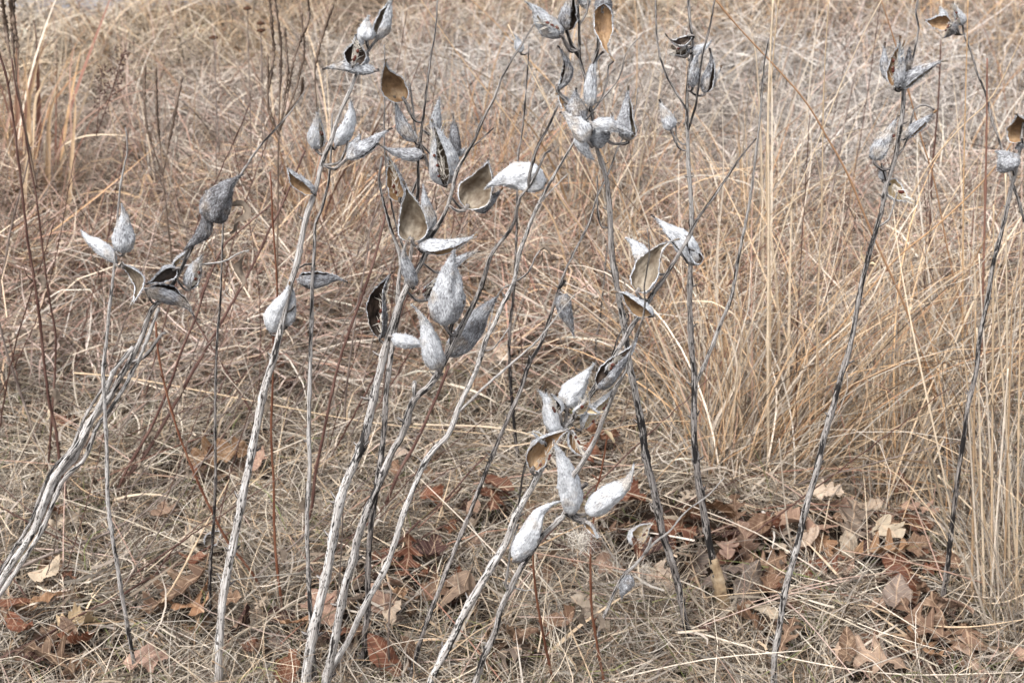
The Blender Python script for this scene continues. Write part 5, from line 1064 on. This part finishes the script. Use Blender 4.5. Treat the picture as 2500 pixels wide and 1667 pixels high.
T([(1900, 1000), (2000, 860), (2120, 740), (2200, 560), (2240, 500)], 7, 'straw', 2, root=(1900, 1140), seed=24, kind='straw')
T([(1770, 1000), (1690, 860), (1600, 600), (1520, 380), (1430, 240)], 5, 'straw', 2, root=(1780, 1150), seed=25, kind='straw')
T([(1700, 1050), (1640, 900), (1600, 800), (1520, 600), (1440, 440), (1330, 240), (1240, 60)], 6, 'straw', 0, root=(1720, 1150), seed=26, kind='straw')
T([(1830, 900), (1770, 600), (1700, 430), (1660, 300), (1600, 220)], 7, 'straw', 1, root=(1840, 1120), seed=27)
T([(1860, 520), (1850, 200), (1835, 85), (1810, 45), (1786, 30)], 10, 'straw', 0, root=(1860, 900), seed=28)
T([(1885, 360), (1880, 150), (1850, 100), (1818, 82), (1790, 92), (1770, 110)], 7, 'straw', 2, root=(1880, 900), seed=29)
T([(1750, 640), (1765, 440), (1762, 250), (1758, 180)], 8, 'straw', 2, root=(1755, 1000), seed=30)
T([(1560, 420), (1600, 260), (1635, 215), (1640, 205)], 10, 'straw', 0, root=(1530, 800), seed=31)
T([(1390, 700), (1360, 560), (1310, 480), (1260, 470), (1215, 520)], 6, 'straw', 3, root=(1420, 860), seed=32)
for k, (x, dx, y1) in enumerate([(2405, -20, 800), (2420, 6, 500), (2440, -50, 620), (2450, 22, 700), (2465, -10, 420), (2480, 14, 560), (2395, -34, 960), (2372, 10, 760), (2490, -60, 680), (2430, -80, 840), (2415, 46, 900)]):
    T([(x + dx * .5, (1500 + y1) / 2), (x + dx, y1)], 7, 'straw', k, root=(x, 1520 - 14 * (k % 5)), seed=40 + k, kind='straw')
# broad curled blades, upper left
T([(64, 186), (43, 143), (21, 100), (-5, 86)], 12, 'straw', 3, root=(90, 560), seed=60, shade=.95)
T([(71, 268), (79, 214), (93, 150), (111, 114), (138, 105), (146, 112)], 13, 'straw', 3, root=(74, 560), seed=61)
T([(60, 300), (61, 186), (71, 143), (96, 125)], 10, 'gold', 2, root=(58, 560), seed=62)
T([(82, 286), (100, 214), (125, 171), (157, 152)], 13, 'straw', 1, root=(80, 580), seed=63)
T([(118, 360), (121, 286), (136, 232), (148, 194)], 15, 'straw', 3, root=(112, 600), seed=64, shade=.95)
T([(175, 330), (171, 200), (175, 143), (189, 100), (211, 70)], 7, 'rusty', 2, root=(190, 560), seed=65)
T([(60, 500), (71, 329), (57, 311), (21, 318), (5, 355)], 12, 'straw', 1, root=(80, 640), seed=66)
T([(180, 330), (184, 250), (176, 214), (160, 222)], 12, 'gold', 2, root=(160, 620), seed=67, shade=.9)
T([(88, 90), (74, 60), (60, 26)], 14, 'rusty', 3, root=(100, 520), seed=68, shade=.8)
T([(40, 80), (36, 44)], 13, 'rusty', 0, root=(45, 520), seed=69)
T([(140, 110), (140, 84)], 12, 'rusty', 3, root=(136, 520), seed=70, shade=.7)
T([(654, 136), (625, 82), (604, 60)], 6, 'straw', 0, root=(680, 460), seed=71)
T([(362, 430), (340, 480), (300, 470), (220, 470), (140, 500)], 7, 'gold', 2, root=(420, 600), seed=72)
# long straws lying across the middle
def lying(label, pts, w, seed):
    P = [ground(x, y, z) for x, y, z in pts]; t = thing('lying_straw', label, 'straw', P[0], 'straws lying over the litter'); straw(t, np.array(t.location), P, w * mpp(P[0]), PAL['straw'][seed % 4], seed, name='stem'); 
lying("long thin straw lying across the left and middle of the picture", [(180, 910, .12), (330, 925, .12), (600, 975, .11), (900, 1030, .1), (1200, 1060, .08)], 4, 1)
lying("long thin straw crossing behind the diagonal stalk, continuing right", [(1010, 1035, .1), (1250, 1050, .1), (1500, 1130, .08), (1720, 1160, .06)], 5, 0)
lying("kinked pale straw lying at the bottom right under the oak heap", [(1690, 1540, .06), (1950, 1610, .06), (2200, 1645, .06), (2500, 1640, .07)], 5, 2)
lying("pale straw lying across the jet black foot", [(2130, 1480, .06), (2240, 1520, .06), (2360, 1530, .07), (2510, 1510, .08)], 5, 1)
lying("short broad pale straw lying beside the fallen grey leaf", [(2070, 1620, .05), (2110, 1575, .06), (2190, 1525, .07)], 11, 2)
lying("straw from the right tussock falling over the leaf hollow", [(2290, 1160, .2), (2350, 1220, .15), (2450, 1320, .1), (2480, 1370, .07)], 6, 0)
lying("bent pale straw standing over the leaf heap by the black-and-white stalk", [(1935, 1345, .04), (1920, 1260, .12), (1902, 1070, .3)], 5, 2)
lying("straw leaning across the thick litter, bottom centre", [(1240, 1370, .05), (1400, 1290, .1), (1500, 1250, .15)], 5, 3)
lying("straw slanting over the oak heap by the thin black stalk", [(390, 1480, .05), (440, 1400, .12), (560, 1170, .2)], 6, 1)
lying("thin straw slanting at the bottom left toward the speckled stalk", [(150, 1540, .04), (350, 1400, .07), (500, 1270, .12)], 4, 0)

# random criss-cross single straws over the mat: each of the largest is a thing
rg = np.random.default_rng(99); P = Pile()
for k in range(430):
    Y = rg.uniform(1.7, 4.2) if k % 3 else rg.uniform(3.5, 7); X = rg.uniform(-1, 1) * (.42 * Y + .1); a = rg.uniform(0, 6.28); el = abs(rg.normal()) * .22; L = rg.uniform(.15, .45) * (1 if Y < 3.2 else 1.5)
    d = np.array([math.cos(a) * math.cos(el), math.sin(a) * math.cos(el), math.sin(el)]); p = np.array([X, Y, gz(X, Y) + rg.uniform(.02, .07)]); m = p + d * L / 2 + np.array([0, 0, rg.uniform(0, .02)]); 
    V, F, Tt, sc = tube(spline([p, m, p + d * L], .05), np.linspace(.0016, .0008, len(spline([p, m, p + d * L], .05))), 4); c = PAL[['straw', 'grey', 'thatch', 'pink', 'rusty'][rg.integers(0, 5)]]; P.add(V, F, Tt, Col=np.array(c[rg.integers(0, len(c))]))
o = link('loose_straws', P.mesh('loose_straws'), M['blade']); o['kind'] = 'stuff'; o['label'] = "loose straws fallen across the matted grass"

# slender standing culms, scattered singly through the middle field: real straws, joined because nobody could count them
rg = np.random.default_rng(654); P = Pile()
for k in range(900):
    Y = rg.uniform(2.5, 6.4); X = rg.uniform(-1, 1) * (.44 * Y + .1)
    if X < .1 and Y < 2.9: continue
    a = rg.normal() * .35 + (.15 if X > 0 else -.02); L = rg.uniform(.22, .62); b = rg.normal() * .3
    p = np.array([X, Y, gz(X, Y)]); d = np.array([math.sin(a), rg.normal() * .3, math.cos(a)]); d /= np.linalg.norm(d); e = p + d * L + np.array([b * L * .4, 0, -abs(b) * L * .2])
    C = spline([p, p + d * L * .5, e], .07); V, F, Tt, sc = tube(C, np.linspace(rg.uniform(.0010, .0019), .0006, len(C)), 4)
    c = PAL[rg.choice(['straw', 'grey', 'pink', 'rusty', 'dark', 'gold'], p=[.34, .16, .16, .12, .12, .10])]; P.add(V, F, Tt, Col=np.clip(c[rg.integers(0, len(c))] * rg.uniform(.7, 1.15), 0, 1))
o = link('standing_culms', P.mesh('standing_culms'), M['blade']); o['kind'] = 'stuff'; o['label'] = "slender standing straws scattered through the field"

# thin grey-brown twigs criss-crossing, thickest on the left
rg = np.random.default_rng(321)
for k in range(150):
    x = rg.uniform(-80, 1000) if k < 112 else rg.uniform(1150, 2500); y = rg.uniform(760, 1500) if k % 3 else rg.uniform(560, 800)
    g = ground(x, y); a = rg.choice([-1, 1]) * rg.uniform(.25, 1.1) if rg.random() < .35 else rg.uniform(.3, 1.0); L = rg.uniform(.18, .6)
    d = np.array([math.sin(a), rg.normal() * .35, math.cos(a)]); d /= np.linalg.norm(d); p0 = g + [0, 0, .0]; q1 = p0 + d * L * .5 + rg.normal(size=3) * .008; q2 = p0 + d * L
    kind = rg.choice(['greythin', 'red']); t = thing('dead_twig', f"{'short' if L < .3 else 'long'} {'reddish' if kind == 'red' else 'grey'} twig {'leaning left' if a < 0 else 'leaning over' if a > .65 else 'standing up'}, {where(x, y)}", 'twig', g, 'thin dead twigs among the grass')
    C = spline([p0, q1, q2], .012); C[1:] += rg.normal(size=(len(C) - 1, 3)) * .0006; w = rg.uniform(.0016, .0034)
    V, F, Tt, sc = tube(C, np.linspace(w, w * .45, len(C)) / 1.7, 6, .08, k); P = Pile(); P.add(V, F, Tt, sc=sc + rg.uniform(0, 3, 3))
    for q in range(rg.integers(0, 4)):
        i = rg.integers(len(C) // 4, len(C)); e = C[i] + (d + rg.normal(size=3) * .6) * rg.uniform(.01, .05); V, F, Tt, sc = tube(np.array([C[i], (C[i] + e) / 2 + rg.normal(size=3) * .002, e]), np.array([w * .3, w * .25, w * .12]), 5); P.add(V, F, Tt, sc=sc)
    link('stem', P.mesh('stem', g), M[kind], t)

# tall slim forb stems behind the milkweeds, mostly on the left, leaning with them
for k in range(44):
    x = rg.uniform(-60, 1050) if k < 34 else rg.uniform(1250, 2500); y = rg.uniform(640, 1150); g = ground(x, y); a = rg.normal() * .16 + (.34 if k < 34 else .05); L = rg.uniform(.4, .8)
    d = np.array([math.sin(a), rg.normal() * .15, math.cos(a)]); d /= np.linalg.norm(d); kind = rg.choice(['greythin', 'red'])
    t = thing('dead_forb', f"{'tall' if L > .6 else 'slim'} {'reddish brown' if kind == 'red' else 'grey-brown'} forb stem {'leaning' if a > .3 else 'upright'}, {where(x, y)}", 'dead stalk', g, 'slim forb stems behind the milkweeds')
    C = spline([g, g + d * L * .5 + rg.normal(size=3) * .012, g + d * L + np.array([rg.normal() * .03, 0, 0])], .012); C[1:] += rg.normal(size=(len(C) - 1, 3)) * .0005; w = rg.uniform(.0022, .0042)
    V, F, Tt, sc = tube(C, np.linspace(w, w * .45, len(C)) / 2, 6, .08, k); P = Pile(); P.add(V, F, Tt, sc=sc + rg.uniform(0, 3, 3))
    for q in range(rg.integers(2, 7)):
        i = rg.integers(len(C) // 5, len(C)); e = C[i] + (d + rg.normal(size=3) * .5) * rg.uniform(.008, .05); V, F, Tt, sc = tube(np.array([C[i], (C[i] + e) / 2 + rg.normal(size=3) * .002, e]), np.array([w * .3, w * .25, w * .12]), 5); P.add(V, F, Tt, sc=sc)
    link('stem', P.mesh('stem', g), M[kind], t)

# ================================================================== labels that would be alike get their rank by distance
def rank_labels():
    by = {}
    for o in list(COL.objects):
        if o.parent is None and 'label' in o and 'category' in o: by.setdefault(o['label'], []).append(o)
    ORD = ['nearest', 'second nearest', 'third nearest', 'fourth nearest', 'fifth nearest', 'sixth nearest', 'seventh nearest', 'eighth nearest', 'ninth nearest', 'tenth nearest']
    for lb, os_ in by.items():
        if len(os_) < 2: continue
        os_.sort(key=lambda o: o.location.y)
        for i, o in enumerate(os_):
            r = ORD[i] if i < len(ORD) - 1 else f"number {i + 1} by distance"
            if i == len(os_) - 1: r = 'farthest'
            o['label'] = f"{lb}, {r}"
            if len(o['label'].split()) > 16: o['label'] = o['label'].replace('broad ', '').replace('in the litter ', '').replace('the ', '', 1)
rank_labels()
